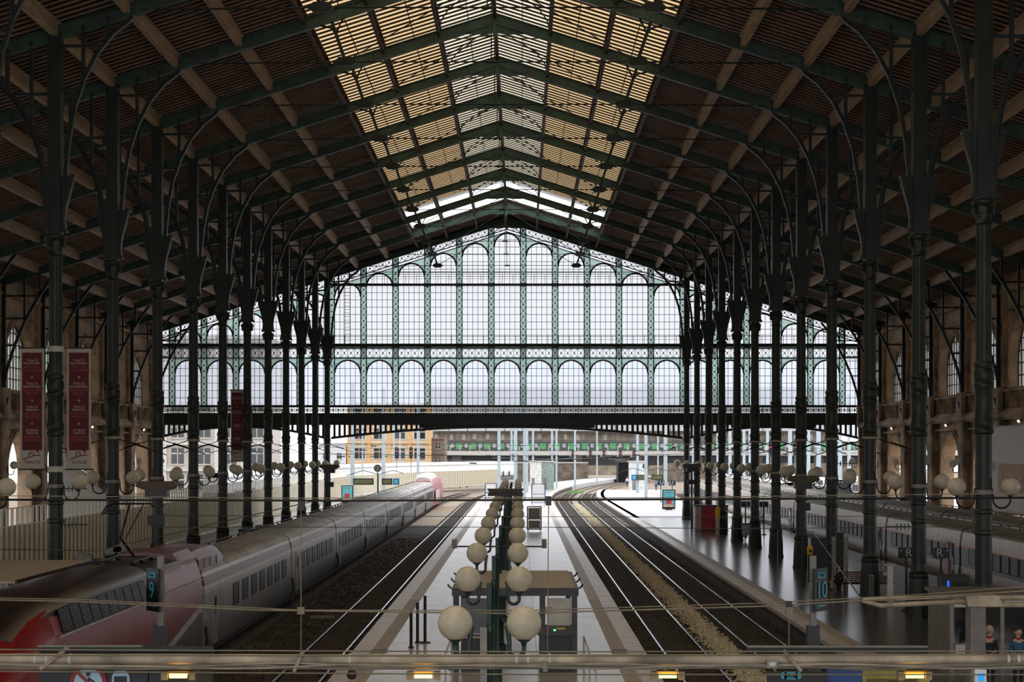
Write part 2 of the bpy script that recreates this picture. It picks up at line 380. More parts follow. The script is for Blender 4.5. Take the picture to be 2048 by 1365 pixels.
for i in range(8):
    a = i * math.pi / 4 + math.pi / 8
    q.box((.34 * math.cos(a), .34 * math.sin(a), 15.48), (.12, .12, .26), rz=a)
    if i % 2 == 0: q.tube([(.36 * math.cos(a) - .06 * math.sin(a), .36 * math.sin(a) + .06 * math.cos(a), 15.68), (.36 * math.cos(a) + .06 * math.sin(a), .36 * math.sin(a) - .06 * math.cos(a), 15.68)], .11, 8)
M_cap = q.mesh('capital', COLM, True)
def post_mesh(s):
    q = MB(); top = RZ(HN)
    q.b6(-.20, .20, -.22, .22, 15.86, top)                       # box post above the capital
    for a in (-1, 1): q.b6(a * .22 - .05, a * .22 + .05, -.27, .27, 15.86, top)
    return q.mesh('upper_post', COLM)
def console_mesh(s):                                             # s=+1 nave side
    pts = [(.22, 15.95), (.44, 16.02), (.40, 16.5), (.46, 17.0), (.60, 17.5), (.74, 18.05), (.72, 18.35), (.58, 18.3), (.22, 18.3)]
    q = MB().prism([(s * a, b) for a, b in pts], -.14, .14); q.tube([(s * .70, -.15, 18.28), (s * .70, .15, 18.28)], .11, 8); q.tube([(s * .42, -.15, 16.02), (s * .42, .15, 16.02)], .09, 8)
    return q.mesh('console', COLM, True)
RIB_N = [(.30, 17.0), (.42, 18.4), (.55, 19.8), (.80, 21.2), (1.2, 22.4), (1.75, 23.45), (2.4, 24.25), (3.05, 24.75), (3.25, 25.05)]
RIB_A = [(.30, 16.8), (.40, 18.0), (.62, 19.3), (1.0, 20.4), (1.6, 21.4), (2.4, 22.25), (3.2, 22.75), (3.4, 23.05)]
def rib_mesh(pts, s):
    q = MB().poly([(s * a, 0, b) for a, b in pts], .24, .10, (0, 1, 0))
    q = MB(); P = [(s * a, 0, b) for a, b in pts]
    for a, b in zip(P[:-1], P[1:]): q.beam(a, b, .06, .22, (0, 1, 0)) if False else q.beam(a, b, .2, .08, (0, 1, 0))
    for a, b in zip(P[:-1], P[1:]):
        q.beam((a[0] + s * .08, -.1, a[2] - .06), (b[0] + s * .08, -.1, b[2] - .06), .03, .22, (0, 1, 0))
    return q.mesh('arched_rib', COLM)
def rib_at(pts, x):
    for (a, b), (c, d) in zip(pts[:-1], pts[1:]):
        if a <= x <= c: return b + (d - b) * (x - a) / (c - a)
    return pts[-1][1]
def hang_mesh(pts, s, x, top): return MB().b6(min(s * (x - .07), s * (x + .07)), max(s * (x - .07), s * (x + .07)), -.09, .09, rib_at(pts, x), top).mesh('hanger', COLM)
def bar_mesh(s, x1, z): return MB().b6(min(s * .2, s * x1), max(s * .2, s * x1), -.06, .06, z - .06, z + .06).mesh('cross_bar', COLM)
def column(side, k, label):
    """side -1: row on the train side, +1: row on the dark platform"""
    X = X0 + side * HN; t = thing('iron_column', label, 'column', (X, YK(k), 0), group='iron columns of the %s row' % ('banner side' if side < 0 else 'bench side'))
    for nme, me in PARTS[side]: ob(nme, me, t)
    return t
PARTS = {}
for side in (-1, 1):
    s = -side                                                    # towards the nave
    L = [('pedestal', M_ped), ('shaft', M_col), ('ornate_band', M_drm), ('upper_shaft', M_upp), ('capital', M_cap), ('upper_post', post_mesh(s)),
         ('console', console_mesh(s)), ('console', console_mesh(-s)), ('arched_rib', rib_mesh(RIB_N, s)), ('arched_rib', rib_mesh(RIB_A, -s))]
    for x in (1.15, 2.2): L.append(('hanger', hang_mesh(RIB_N, s, x, RZ(HN - x))))
    for x in (1.0, 2.0): L.append(('hanger', hang_mesh(RIB_A, -s, x, RZ(HN + x))))
    L += [('cross_bar', bar_mesh(s, 1.0, 21.9)), ('cross_bar', bar_mesh(s, 1.9, 23.7)), ('cross_bar', bar_mesh(-s, .85, 20.1)), ('cross_bar', bar_mesh(-s, 1.75, 21.7))]
    PARTS[side] = L
for k in range(0, 12):
    column(-1, k, 'dark green iron column, %s from the camera end of the row behind the crimson train' % ORD[k])
    column(1, k, 'dark green iron column, %s from the camera end of the row on the polished platform' % ORD[k])

# globe lamps on the columns
GR = .33
M_globe = MB().ball((0, 0, 0), GR, 24, 14).mesh('globe', GLOBE, True)
def hook(s, reach, m=IRON, r=.035):
    """scroll arm: out from the column, down and up again under the globe"""
    pts = [(s * .3, 0, -.05), (s * .34, 0, -.3)] + [(s * (.34 + (reach - .34) / 2 + (reach - .34) / 2 * math.cos(a)), 0, -.45 + (reach - .34) / 2 * math.sin(a)) for a in [math.pi * (1 + i / 8) for i in range(9)]] + [(s * reach, 0, -GR)]
    return MB().tube(pts, r, 6).mesh('arm', m, True)
M_hook = {1: hook(1, .96), -1: hook(-1, .96)}
M_cup = MB().lathe([(.03, -.42), (.05, -.36), (.11, -.31), (.12, -.27)], n=12).mesh('globe_cup', IRON)
M_band = MB().lathe([(.33, -.16), (.34, -.14), (.34, -.02), (.33, 0)], n=20).mesh('clamp_band', GREY)
for side in (-1, 1):
    for k in range(0, 12):
        t = thing('twin_globe_lamp', 'pair of dusty globes on scroll arms, on the %s iron column %s' % (ORD[k], 'behind the crimson train' if side < 0 else 'of the polished platform'), 'lamp', (X0 + side * HN, YK(k), 5.62), group='globe lamps of the %s columns' % ('banner side' if side < 0 else 'bench side'))
        ob('clamp_band', M_band, t, None, (0, 0, -.1))
        for s in (-1, 1):
            ob('arm', M_hook[s], t); ob('globe', M_globe, t, None, (s * .96, 0, 0)); ob('globe_cup', M_cup, t, None, (s * .96, 0, 0))

# ================================================================ roof trusses
def rafter(a, b, name='rafter', m=RAFT):
    q = MB(); p0, p1 = (a, 0, RZ(a)), (b, 0, RZ(b))
    q.beam(p0, p1, .05, .56); dz = .28
    q.beam((a, 0, RZ(a) + dz), (b, 0, RZ(b) + dz), .30, .045); q.beam((a, 0, RZ(a) - dz), (b, 0, RZ(b) - dz), .30, .045)
    n = max(2, int(abs(b - a) / 1.5))
    for i in range(n + 1):
        x = a + (b - a) * i / n; q.b6(x - .04, x + .04, -.12, .12, RZ(x) - .26, RZ(x) + .26)
    return q.mesh(name, m)
M_raft = [rafter(.05, HN), rafter(-.05, -HN), rafter(HN, HW), rafter(-HN, -HW)]
q = MB(); q.prism([(0, RZ(0) + .3), (1.5, RZ(1.5) + .28), (1.7, RZ(1.7) - .28), (.7, RZ(.7) - .62), (0, RZ(0) - .75), (-.7, RZ(.7) - .62), (-1.7, RZ(1.7) - .28), (-1.5, RZ(1.5) + .28)], -.06, .06)
q.b6(-.1, .1, -.15, .15, RZ(0) - .95, RZ(0) + .4)
for i in range(6):
    for s in (-1, 1): q.tube([(s * (.35 + i * .2), -.09, RZ(.35 + i * .2) - .12), (s * (.35 + i * .2), .09, RZ(.35 + i * .2) - .12)], .025, 6)
M_gus = q.mesh('ridge_plate', RAFT)
TZ = 25.3; NX = 6.9; OX = 14.4
def strut(s):
    q = MB(); q.beam((s * 7.55, 0, RZ(7.55) - .25), (s * NX, 0, TZ), .16, .16)
    for a in (-1, 1): q.tube([(s * 7.55 + a * .55, 0, RZ(7.55 + s * a * .55) - .28), (s * 7.4 + a * .16, 0, RZ(7.4) - .62), (s * 7.35, 0, RZ(7.35) - .95)], .05, 5)
    return q.mesh('strut', IRON)
def node(s):
    q = MB(); q.prism([(s * NX - .55, TZ), (s * NX - .3, TZ + .22), (s * NX + .3, TZ + .22), (s * NX + .55, TZ), (s * NX + .3, TZ - .2), (s * NX - .3, TZ - .2)], -.1, .1)
    q.tube([(s * NX - .3, -.14, TZ), (s * NX - .3, .14, TZ)], .07, 8); q.tube([(s * NX + .3, -.14, TZ), (s * NX + .3, .14, TZ)], .07, 8)
    return q.mesh('node_plate', IRON)
def diag(s):
    q = MB(); q.tube([(s * NX, -.05, TZ), (s * .3, -.05, RZ(.3) - .55)], .028, 5); return q.mesh('diagonal_rod', ROD)
def otie(s):
    q = MB()
    for y in (-.07, .07): q.tube([(s * NX, y, TZ), (s * OX, y, RZ(OX) - .1)], .025, 5)
    return q.mesh('outer_tie_rod', ROD)
q = MB()
for y in (-.06, .06): q.tube([(-NX, y, TZ), (NX, y, TZ)], .022, 5)
q.tube([(-.25, 0, TZ), (.25, 0, TZ)], .07, 8)
M_tie = q.mesh('tie_rod', ROD)
M_king = MB().tube([(0, 0, TZ), (0, 0, RZ(0) - .7)], .03, 5).mesh('king_rod', ROD)
TR = [('rafter', m) for m in M_raft] + [('ridge_plate', M_gus), ('tie_rod', M_tie), ('king_rod', M_king)]
for s in (-1, 1): TR += [('strut', strut(s)), ('node_plate', node(s)), ('diagonal_rod', diag(s)), ('outer_tie_rod', otie(s))]
for k in range(-2, 12):
    t = thing('roof_truss', 'green riveted iron roof truss spanning the hall, %s counting from the glazed gable' % ORD[11 - k], 'roof truss', (X0, YK(k), 0), group='roof trusses')
    for nme, me in TR: ob(nme, me, t)

# ================================================================ ceiling
ceil = struct('ceiling')
BL = 10.05
def slope_box(q, s, a, b, y0, y1, dz, th):
    z0, z1 = SK(a) + dz, SK(b) + dz
    q.add([(s * a, y0, z0), (s * b, y0, z1), (s * b, y1, z1), (s * a, y1, z0), (s * a, y0, z0 + th), (s * b, y0, z1 + th), (s * b, y1, z1 + th), (s * a, y1, z0 + th)],
          [(3, 2, 1, 0), (4, 5, 6, 7), (0, 1, 5, 4), (1, 2, 6, 5), (2, 3, 7, 6), (3, 0, 4, 7)])
def deck(s, a, b): q = MB(); slope_box(q, s, a, b, 0, BL, .0, .06); return q.mesh('roof_deck', BOARD)
def lit_edge(s, a, b):  # thin strips carrying the bright board-edge lines in their colour
    q = MB(); n = 17
    for i in range(n):
        y = (i + .5) * BL / n; slope_box(q, s, a, b, y - .045, y + .045, -.07, .07)
    return q.mesh('lit_edge_rows', LITEDGE)
RANGES = [(9.0, 17.9), (17.9, HW + .3)]
DK = {(s, r): (deck(s, *r), lit_edge(s, *r)) for s in (-1, 1) for r in RANGES}
DK0 = {s: (deck(s, 0, 9.0), lit_edge(s, 0, 9.0)) for s in (-1, 1)}
PUR = [11.9, 14.9, 17.9, 20.9, 23.8, 26.8, 29.8, 32.7]
def purl(s, x): return MB().b6(s * x - .14, s * x + .14, .16, BL - .16, RZ(x) - .12, SK(x) - .07).mesh('purlin', PURL)
PM = {(s, x): purl(s, x) for s in (-1, 1) for x in PUR}
def lat(x, s):
    q = MB(); zt, zb = SK(x) - .05, SK(x) - .62
    for z in (zt, zb): q.b6(s * x - .09, s * x + .09, .1, BL - .1, z - .035, z + .035)
    n = 14
    for i in range(n):
        y0 = .1 + (BL - .2) * i / n; y1 = .1 + (BL - .2) * (i + 1) / n
        q.beam((s * x, y0, zb if i % 2 else zt), (s * x, y1, zt if i % 2 else zb), .05, .05)
    return q.mesh('lattice_purlin', RUST)
LP = {(s, x): lat(x, s) for s in (-1, 1) for x in (0, 2.95, 5.9, 8.85) if not (x == 0 and s < 0)}
def curb(s): q = MB(); q.b6(min(s * 8.95, s * 9.07), max(s * 8.95, s * 9.07), 0, BL, SK(9) - .3, SK(9) + .28); return q.mesh('skylight_curb', PURL)
CB = {s: curb(s) for s in (-1, 1)}
for k in range(-7, 11):
    y = YK(k)
    for s in (-1, 1):
        for r in RANGES:
            d, bt = DK[(s, r)]; ob('roof_deck', d, ceil, None, (X0, y, 0)); ob('lit_edge_strips', bt, ceil, 'stuff', (X0, y, 0))
        if k >= -3:
            for x in PUR: ob('purlin', PM[(s, x)], ceil, None, (X0, y, 0))
        if k <= 9: ob('skylight_curb', CB[s], ceil, None, (X0, y, 0))
        if k == 10:
            ob('roof_deck', DK0[s][0], ceil, None, (X0, y, 0)); ob('lit_edge_strips', DK0[s][1], ceil, 'stuff', (X0, y, 0))
        if k >= 0:
            for x in (0, 2.95, 5.9, 8.85):
                if (s, x) in LP: ob('lattice_purlin', LP[(s, x)], ceil, None, (X0, y, 0))
# glazed roof panels with louvre slats, omitted in unseen near bays for more light
NS = 13
def skp(s, a, b, L=BL): q = MB(); slope_box(q, s, a, b, .03, L - .03, .42, .015); return q
def slat_mb(q, s, a, b, y):
    slope_box(q, s, a, b, y - .15, y + .15, .10, .035)
PAN = [(.0, 2.95), (2.95, 5.9), (5.9, 8.98)]
for pi, (a, b) in enumerate(PAN):
    for s in (-1, 1):
        gm = skp(s, a, b).mesh('glass', SKY_W if pi == 0 else SKY_Y)
        q = MB()
        for i in range(NS): slat_mb(q, s, a, b, (i + .5) * BL / NS)
        sm = q.mesh('slat_rows', SLAT)
        q = MB(); slat_mb(q, s, a, b, 0); s1 = q.mesh('slat', SLAT)
        m0 = (a + b) / 2; q = MB(); slope_box(q, s, m0 - .02, m0 + .02, 0, BL, .36, .05); bar = q.mesh('glazing_bar', RUST)
        for k in range(-6, 9):
            w = struct('window_skylight'); w.location = (X0, YK(k), 0)
            ob('glass', gm, w)
            if k >= 0: ob('glazing_bar', bar, w)
            if 1 <= k <= 3:
                for i in range(NS): ob('slat', s1, w, None, (0, (i + .5) * BL / NS, 0))
            elif k >= 0: ob('slats', sm, w, 'stuff')
        if pi == 0:
            q = MB()
            pts = [(s * 2.9, .3, SK(2.9) - .3), (s * 2.75, 1.6, SK(2.75) - .22), (s * 2.3, 3.2, SK(2.3) - .18), (s * 1.5, 4.4, SK(1.5) - .16), (s * .3, 5.0, SK(.3) - .2)]
            q.tube(pts, .035, 5); q.tube([(a_, BL - b_, c_) for a_, b_, c_ in pts], .035, 5); br = q.mesh('curved_brace', RUST)
            for k in range(0, 9): ob('curved_brace', br, ceil, None, (X0, YK(k), 0))
# metre-wide glazed end of the skylight
for s in (-1, 1):
    q = MB()
    for a, b in PAN: slope_box(q, s, a, b, 0, 1.1, .42, .015)
    q.build('skylight_end_pane', SKY_W, ceil, None, loc=(X0, YK(9), 0))
# ================================================================ side walls
def wall_bay(side):
    """one bay of stone wall, local y 0..BL, x 0 = inner face, outward = side"""
    cy = BL / 2; q = MB(); ww, wl = 3.7, 3.0; UE, LE = .86, 1.0
    zs, sill = 13.0, 11.3; ls = 5.1
    ys = sorted(set([0, BL] + [cy + ww * math.cos(math.pi * i / 16) for i in range(17)] + [cy + wl * math.cos(math.pi * i / 12) for i in range(13)]))
    top = 19.4; th = .95
    for a, b in zip(ys[:-1], ys[1:]):
        m = (a + b) / 2; inu, inl = abs(m - cy) < ww, abs(m - cy) < wl
        ua = (zs + UE * math.sqrt(max(0, ww * ww - (a - cy) ** 2))) if inu else sill; ub = (zs + UE * math.sqrt(max(0, ww * ww - (b - cy) ** 2))) if inu else sill
        la = (ls + math.sqrt(max(0, wl * wl - (a - cy) ** 2))) if inl else 0; lb = (ls + math.sqrt(max(0, wl * wl - (b - cy) ** 2))) if inl else 0
        for (p0, p1, p2, p3) in (((a, la), (b, lb), (b, sill), (a, sill)), ((a, ua), (b, ub), (b, top), (a, top))):
            q.prism([p0, p1, p2, p3], 0, side * th, 'x')
    face = q.mesh('wall_face', STONE)
    q = MB()
    I = -side                                                     # into the hall
    def bx(d0, d1, y0, y1, z0, z1): q.b6(min(I * d0, I * d1), max(I * d0, I * d1), y0, y1, z0, z1)
    for y0, y1 in ((0, .8), (BL - .8, BL)):                     # half piers at both ends
        bx(0, .55, y0, y1, 0, 9.1); bx(0, .32, y0, y1, 9.1, 18.6)
        bx(0, .75, y0 - (.0 if y0 == 0 else .15), y1 + (.15 if y0 == 0 else 0), 0, .9)
        bx(0, .70, y0, y1, 9.5, 11.3)
    pier = q.mesh('pier', STON2)
    q = MB()
    for d, z0, z1 in ((.35, 8.45, 8.6), (.55, 9.05, 9.2), (.72, 9.2, 9.42), (.6, 9.42, 9.6), (.42, 17.9, 18.1), (.2, 16.6, 16.75)): bx(0, d, 0, BL, z0, z1)
    corn = q.mesh('cornice', STON2)
    q = MB(); bx(.1, .34, .85, BL - .85, 9.6, 9.8); bx(.08, .38, .85, BL - .85, 11.0, 11.2)
    n = 17
    for i in range(n):
        y = 1.1 + (BL - 2.2) * i / (n - 1); q.lathe([(.07, 9.8), (.11, 10.1), (.06, 10.4), (.10, 10.7), (.07, 11.0)], (I * .22, y, 0), 6)
    bal = q.mesh('balustrade', STON2)
    q = MB()
    for rr, w_, d in ((ww + .12, .1, .12), (ww + .38, .08, .08)):
        P = [(I * d / 2, cy - rr, sill)] + [(I * d / 2, a, b) for a, b in [(u, zs + (v - zs) * UE) for u, v in arc(cy, zs, rr, math.pi, 0, 16)]] + [(I * d / 2, cy + rr, sill)]
        q.poly(P, d * 2, w_, (1, 0, 0))
    for rr, w_, d in ((wl + .14, .12, .14), (wl + .5, .1, .1)):
        P = [(I * d / 2, cy - rr, .9)] + [(I * d / 2, a, b) for a, b in arc(cy, ls, rr, math.pi, 0, 16)] + [(I * d / 2, cy + rr, .9)]
        q.poly(P, d * 2, w_, (1, 0, 0))
    arch = q.mesh('archivolt', STON2)
    # leaded window set deep in the reveal
    xo = side * .62; q = MB(); r = ww
    P = [(cy - r, sill)] + [(u, zs + (v - zs) * UE) for u, v in arc(cy, zs, r, math.pi, 0, 16)] + [(cy + r, sill)]
    q.prism(P, xo, xo + side * .02, 'x'); pane = q.mesh('glass', glassy('side_window_glass', (.55, .54, .52), .6))
    q = MB()
    for i in range(1, 10):
        y = cy - r + 2 * r * i / 10; t_ = zs + UE * math.sqrt(max(0, r * r - (y - cy) ** 2)); w_ = .06 if i % 3 else .12; q.b6(xo - .05, xo + .05, y - w_ / 2, y + w_ / 2, sill, t_)
    for i in range(1, 6):
        z = sill + .85 * i; h = r if z < zs else math.sqrt(max(.01, r * r - ((z - zs) / UE) ** 2)); q.b6(xo - .05, xo + .05, cy - h, cy + h, z - .035, z + .035)
    q.poly([(xo, a, b) for a, b in P], .12, .1, (1, 0, 0)); bars = q.mesh('glazing_bars', BLACK)
    return face, pier, corn, bal, arch, pane, bars
WX = {-1: X0 - HW, 1: X0 + HW}
RIB_W = [(.12, 11.4), (.35, 12.6), (.85, 14.2), (1.6, 16.0), (2.5, 17.6), (3.5, 19.1), (3.9, 19.6)]
for side in (-1, 1):
    wl_ = struct('wall_left' if side < 0 else 'wall_right')
    ms = wall_bay(side)
    for k in range(-7, 11):
        for nme, me in zip(('wall_face', 'pier', 'cornice', 'balustrade', 'archivolt'), ms[:5]): ob(nme, me, wl_, None, (WX[side], YK(k), 0))
        if k >= 4:
            w = struct('window_%d' % (k - 3 + (0 if side < 0 else 7))); w.location = (WX[side], YK(k), 0)
            ob('glass', ms[5], w); ob('glazing_bars', ms[6], w)
        else: ob('glass', ms[5], wl_, None, (WX[side], YK(k), 0))
    s = -side
    q = MB().b6(min(0, s * .3) + s * .3, max(0, s * .3) + s * .3, -.12, .12, 9.4, 18.9).mesh('wall_post', IRON)
    rib = MB().poly([(s * (a + .3), 0, b) for a, b in RIB_W], .2, .14, (0, 1, 0)).mesh('arched_rib', IRON)
    H = []
    for x in (1.6, 2.7): H.append(('hanger', MB().b6(min(s * (x + .23), s * (x + .37)), max(s * (x + .23), s * (x + .37)), -.07, .07, rib_at(RIB_W, x), RZ(HW - x - .3)).mesh('hanger', IRON)))
    for x, z in ((1.7, 16.2), (2.6, 17.8), (.95, 14.3)): H.append(('cross_bar', MB().b6(min(s * .4, s * (x + .3)), max(s * .4, s * (x + .3)), -.06, .06, z - .06, z + .06).mesh('cross_bar', IRON)))
    corb = MB().prism([(s * .3, 9.0), (s * .5, 9.0), (s * .85, 10.6), (s * .3, 10.6)], -.22, .22).mesh('corbel', IRON)
    for k in range(3, 12):
        t = thing('wall_bracket', 'arched iron roof bracket on the wall %s, %s from the glazed gable' % ('behind the banners' if side < 0 else 'behind the cream trains', ORD[11 - k]), 'bracket', (WX[side], YK(k), 0), group='wall brackets of the %s wall' % ('banner side' if side < 0 else 'far train side'))
        ob('wall_post', q, t); ob('arched_rib', rib, t); ob('corbel', corb, t)
        for nme, me in H: ob(nme, me, t)
    M_wh = hook(s, .8)
    for k in range(4, 12):
        t = thing('wall_globe_lamp', 'dusty globe lamp on the stone pier %s, %s from the glazed gable' % ('behind the banners' if side < 0 else 'behind the cream trains', ORD[11 - k]), 'lamp', (WX[side] + s * .35, YK(k), 5.85), group='globe lamps on the %s stone piers' % ('banner side' if side < 0 else 'far train side'))
        ob('arm', M_wh, t); ob('globe', MATS.setdefault('_wg', MB().ball((0, 0, 0), .29, 18, 10).mesh('globe', GLOBE, True)), t, None, (s * .8, 0, 0))
    for k in range(5, 11):
        t = thing('wall_spotlight', 'small lit spotlight over an arch %s, %s bay from the gable' % ('behind the banners' if side < 0 else 'behind the cream trains', ORD[10 - k]), 'spotlight', (WX[side] + s * .3, YK(k) + BL / 2, 8.95), group='lit spotlights over the arches')
        MB().box((0, 0, 0), (.3, .3, .2), ry=s * .4).build('housing', GREY, t); MB().box((s * .16, 0, -.08), (.05, .26, .16), ry=s * .4).build('lens', LAMPW, t)
MATS.pop('_wg', None)
# end wall behind the camera: stone with three tall glazed openings, enlarged to let in more light
ef = struct('wall_front'); q = MB()  # the glazed street front behind the camera
for x0, x1 in ((-37, -35), (-14, -12), (9, 11), (32.5, 34.5)): q.b6(X0 * 0 + x0, x1, -9.5, -8, 0, 32)
q.b6(-37, 34.5, -9.5, -8, 27, 32); q.b6(-37, 34.5, -9.5, -8, 0, 1.5); q.build('wall_face', STONE, ef)
q = MB()
for x0, x1 in ((-35, -14), (-12, 9), (11, 32.5)): q.b6(x0, x1, -8.8, -8.75, 1.5, 27)
q.build('glass', mat('_', (1,1,1)) if False else glassy('clear_end_glass', (.95, .95, .93), .95), ef)

# ================================================================ glazed gable
ge = struct('wall_end')
def PX(n): return X0 + .02 + 3.2 * n
def slopetop(x, base=29.82): return base - SL * abs(x - X0)
z_low, z_b0, z_b1, z_mid, z_tr = 11.36, 16.15, 17.15, 17.55, 23.5
# lattice posts
def lattice_post(h, w=.56):
    q = MB()
    for s in (-1, 1): q.b6(s * w / 2 - .045, s * w / 2 + .045, -.09, .09, 0, h)
    n = max(1, round(h / .62)); d = h / n
    for i in range(n):
        q.beam((-w / 2, 0, i * d), (w / 2, 0, (i + 1) * d), .04, .055, (0, 1, 0)); q.beam((w / 2, .03, i * d), (-w / 2, .03, (i + 1) * d), .04, .055, (0, 1, 0))
        q.box((0, -.02, (i + .5) * d), (.13, .06, .13), ry=R(45))
        if i: q.b6(-w / 2, w / 2, -.03, .03, i * d - .015, i * d + .015)
    q.cur = 1; q.b6(-w / 2, w / 2, .10, .115, 0, h); q.cur = 0
    return q.mesh('lattice_post', [IRON, GLG])
for n in range(-11, 11):
    x = PX(n + .5); ob('lattice_post', lattice_post(slopetop(x) - z_low - .1), ge, None, (x, GY, z_low))
for s in (-1, 1): MB().b6(X0 + s * HW - .25, X0 + s * HW + .25, GY - .25, GY + .25, 0, 18.7).build('edge_post', IRON, ge)
# horizontal members
def hb(name, z0, z1, d=.2, m=IRON, x0=X0 - HW, x1=X0 + HW, y=GY): MB().b6(x0, x1, y - d, y + d, z0, z1).build(name, m, ge)
hb('lower_sill', 11.3, 11.42, .25); hb('transom_beam', 17.28, 17.56, .4); hb('transom_chord', 16.08, 16.16); hb('transom_chord', 17.12, 17.2)
hb('upper_transom', 23.4, 23.6, .35, x0=X0 - 18.2, x1=X0 + 18.2)
MB().b6(X0 - HW, X0 + HW, GY + .12, GY + .13, 17.2, 17.3).build('green_strip', GLG, ge)
for k_ in range(-5, 6):
    MB().b6(PX(k_ + .5) - .36, PX(k_ + .5) + .36, GY - .45, GY - .2, 23.3, 23.62).build('bracket_plate', IRON, ge)
# crossed band above the lower arches: one panel per bay
def xband(w, h, n):
    q = MB(); d = w / n
    for i in range(n):
        a = -w / 2 + i * d
        q.beam((a, 0, 0), (a + d, 0, h), .035, .05, (0, 1, 0)); q.beam((a, .03, h), (a + d, .03, 0), .035, .05, (0, 1, 0)); q.box((a + d / 2, -.02, h / 2), (.13, .06, .13), ry=R(45)); q.b6(a - .02, a + .02, -.03, .03, 0, h)
    q.cur = 1; q.b6(-w / 2, w / 2, .07, .08, 0, h * .1); q.b6(-w / 2, w / 2, .07, .08, h * .9, h); q.cur = 0
    return q
XB = xband(2.64, .96, 4).mesh('cross_band', [IRON, GLG])
for n in range(-10, 11): ob('cross_band', XB, ge, None, (PX(n), GY, 16.16))
MB().b6(X0 - HW, X0 + HW, GY + .14, GY + .15, 16.16, 17.28).build('pane', GL_A, ge)
q = MB()
for s in (-1, 1): q.prism([(X0, 29.8), (X0 + s * HW, 29.8 - SL * HW), (X0 + s * HW, 28.78 - SL * HW), (X0, 28.78)], GY + .14, GY + .15)
q.build('pane', GL_A, ge)
for s in (-1, 1): ob('cross_band', xband(1.6, .96, 3).mesh('cross_band', [IRON, GLG]), ge, None, (X0 + s * 34.6, GY, 16.16))
# sloping crossed band along the roof line
for s in (-1, 1):
    for n in range(0, 11):
        q = MB(); xa, xb_ = n * 3.2, min((n + 1) * 3.2, HW)
        m = 5
        for i in range(m):
            a = xa + (xb_ - xa) * i / m; b = xa + (xb_ - xa) * (i + 1) / m; za, zb = -SL * a, -SL * b; h = .78
            q.beam((s * a, 0, za - h), (s * b, 0, zb), .04, .055, (0, 1, 0)); q.beam((s * a, .03, za), (s * b, .03, zb - h), .04, .055, (0, 1, 0)); q.beam((s * b, 0, zb - h), (s * b, 0, zb), .04, .05, (0, 1, 0))
            q.box((s * (a + b) / 2, -.02, (za + zb - h) / 2), (.13, .06, .13), ry=R(45))
        for dz in (0, -.78, -1.05): q.beam((s * xa, 0, -SL * xa + dz), (s * xb_, 0, -SL * xb_ + dz), .2, .08)
        q.build('sloping_band', IRON, ge, loc=(X0, GY, 29.85))
# board closing the gap between gable and roof
q = MB()
for s in (-1, 1):
    q.prism([(0, 29.9), (s * (HW + .3), 29.9 - SL * (HW + .3)), (s * (HW + .3), SK(HW + .3) + .1), (0, SK(0) + .1)], GY + .16, GY + .24)
    slope_box(q, s, 0, HW + .3, YK(11) - .1, GY + .4, .02, .06)
q.build('verge_board', BOARD, ge, loc=(X0, 0, 0))
# window bays: spandrel, arch rib, bars, panes
PAN_M = {}
def pane_mesh(w, h, m):
    key = (round(w, 2), round(h, 2), m.name)
    if key not in PAN_M: PAN_M[key] = MB().b6(-w / 2, w / 2, -.01, .01, -h / 2, h / 2).mesh('pane', m)
    return PAN_M[key]
wn_ = 20
def gable_window(xc, w, z0, zs, topf, arch_=True, mats_=(GL_A,), n_cols=5, dh=.735):
    """zs = springing (arched) or top (square)"""
    global wn_
    wn_ += 1; t = struct('window_%d' % wn_); t.location = (xc, GY, 0); r = w / 2
    ztop = zs + (r if arch_ else 0)
    if arch_:
        P = arc(0, zs, r, math.pi, 0, 14); q = MB()
        for (a, b), (c, d) in zip(P[:-1], P[1:]):
            ta, tb = topf(xc + a), topf(xc + c)
            q.prism([(a, b), (c, d), (c, max(tb, d + .01)), (a, max(ta, b + .01))], -.0, .02)
        q.build('spandrel', GLG, t); q = MB(); q.poly([(a, -.05, b) for a, b in P], .16, .07, (0, 1, 0)); q.build('arch_rib', IRON, t)
    q = MB(); cw = w / n_cols
    def ht(x): return zs + (math.sqrt(max(0, r * r - x * x)) if arch_ else 0)
    for i in range(n_cols + 1):
        x = -r + cw * i; h = ht(x)
        if h > z0 + .05: q.b6(x - .022, x + .022, -.05, .0, z0, h)
    nr = max(1, int(math.ceil((ztop - z0 - .15) / dh)))
    for j in range(1, nr):
        z = z0 + dh * j; hw = r if z <= zs else math.sqrt(max(0, r * r - (z - zs) ** 2)); q.b6(-hw, hw, -.045, 0, z - .022, z + .022)
    q.build('glazing_bars', IRON, t)
    for i in range(n_cols):
        xm = -r + cw * (i + .5); hm = max(ht(xm - cw / 2), ht(xm + cw / 2), ht(xm))
        for j in range(nr):
            za = z0 + dh * j; zb = min(z0 + dh * (j + 1), hm)
            if zb - za < .12: continue
            ob('pane', pane_mesh(cw - .02, zb - za - .02, random.choice(mats_)), t, None, (xm, .03 if arch_ else 0.0, (za + zb) / 2))
for n in range(-10, 11):
    xc = PX(n); crown = 28.66 - 1.008 * abs(n); w = 2.6
    gable_window(xc, w, z_low + .06, 14.62, lambda x: 16.08, True, (GL_C,))
    if abs(n) <= 5:
        gable_window(xc, w, z_mid + .02, z_tr - .1, None, False, (GL_A,))
        gable_window(xc, w, z_tr + .1, crown - 1.3, lambda x: slopetop(x) - 1.08, True, (GL_A,))
    else: gable_window(xc, w, z_mid + .02, max(crown - 1.3, z_mid + .2), lambda x: slopetop(x) - 1.08, True, (GL_A,))
for s in (-1, 1): gable_window(X0 + s * 34.65, 1.5, z_low + .06, 16.05, None, False, (GL_C,), 3)
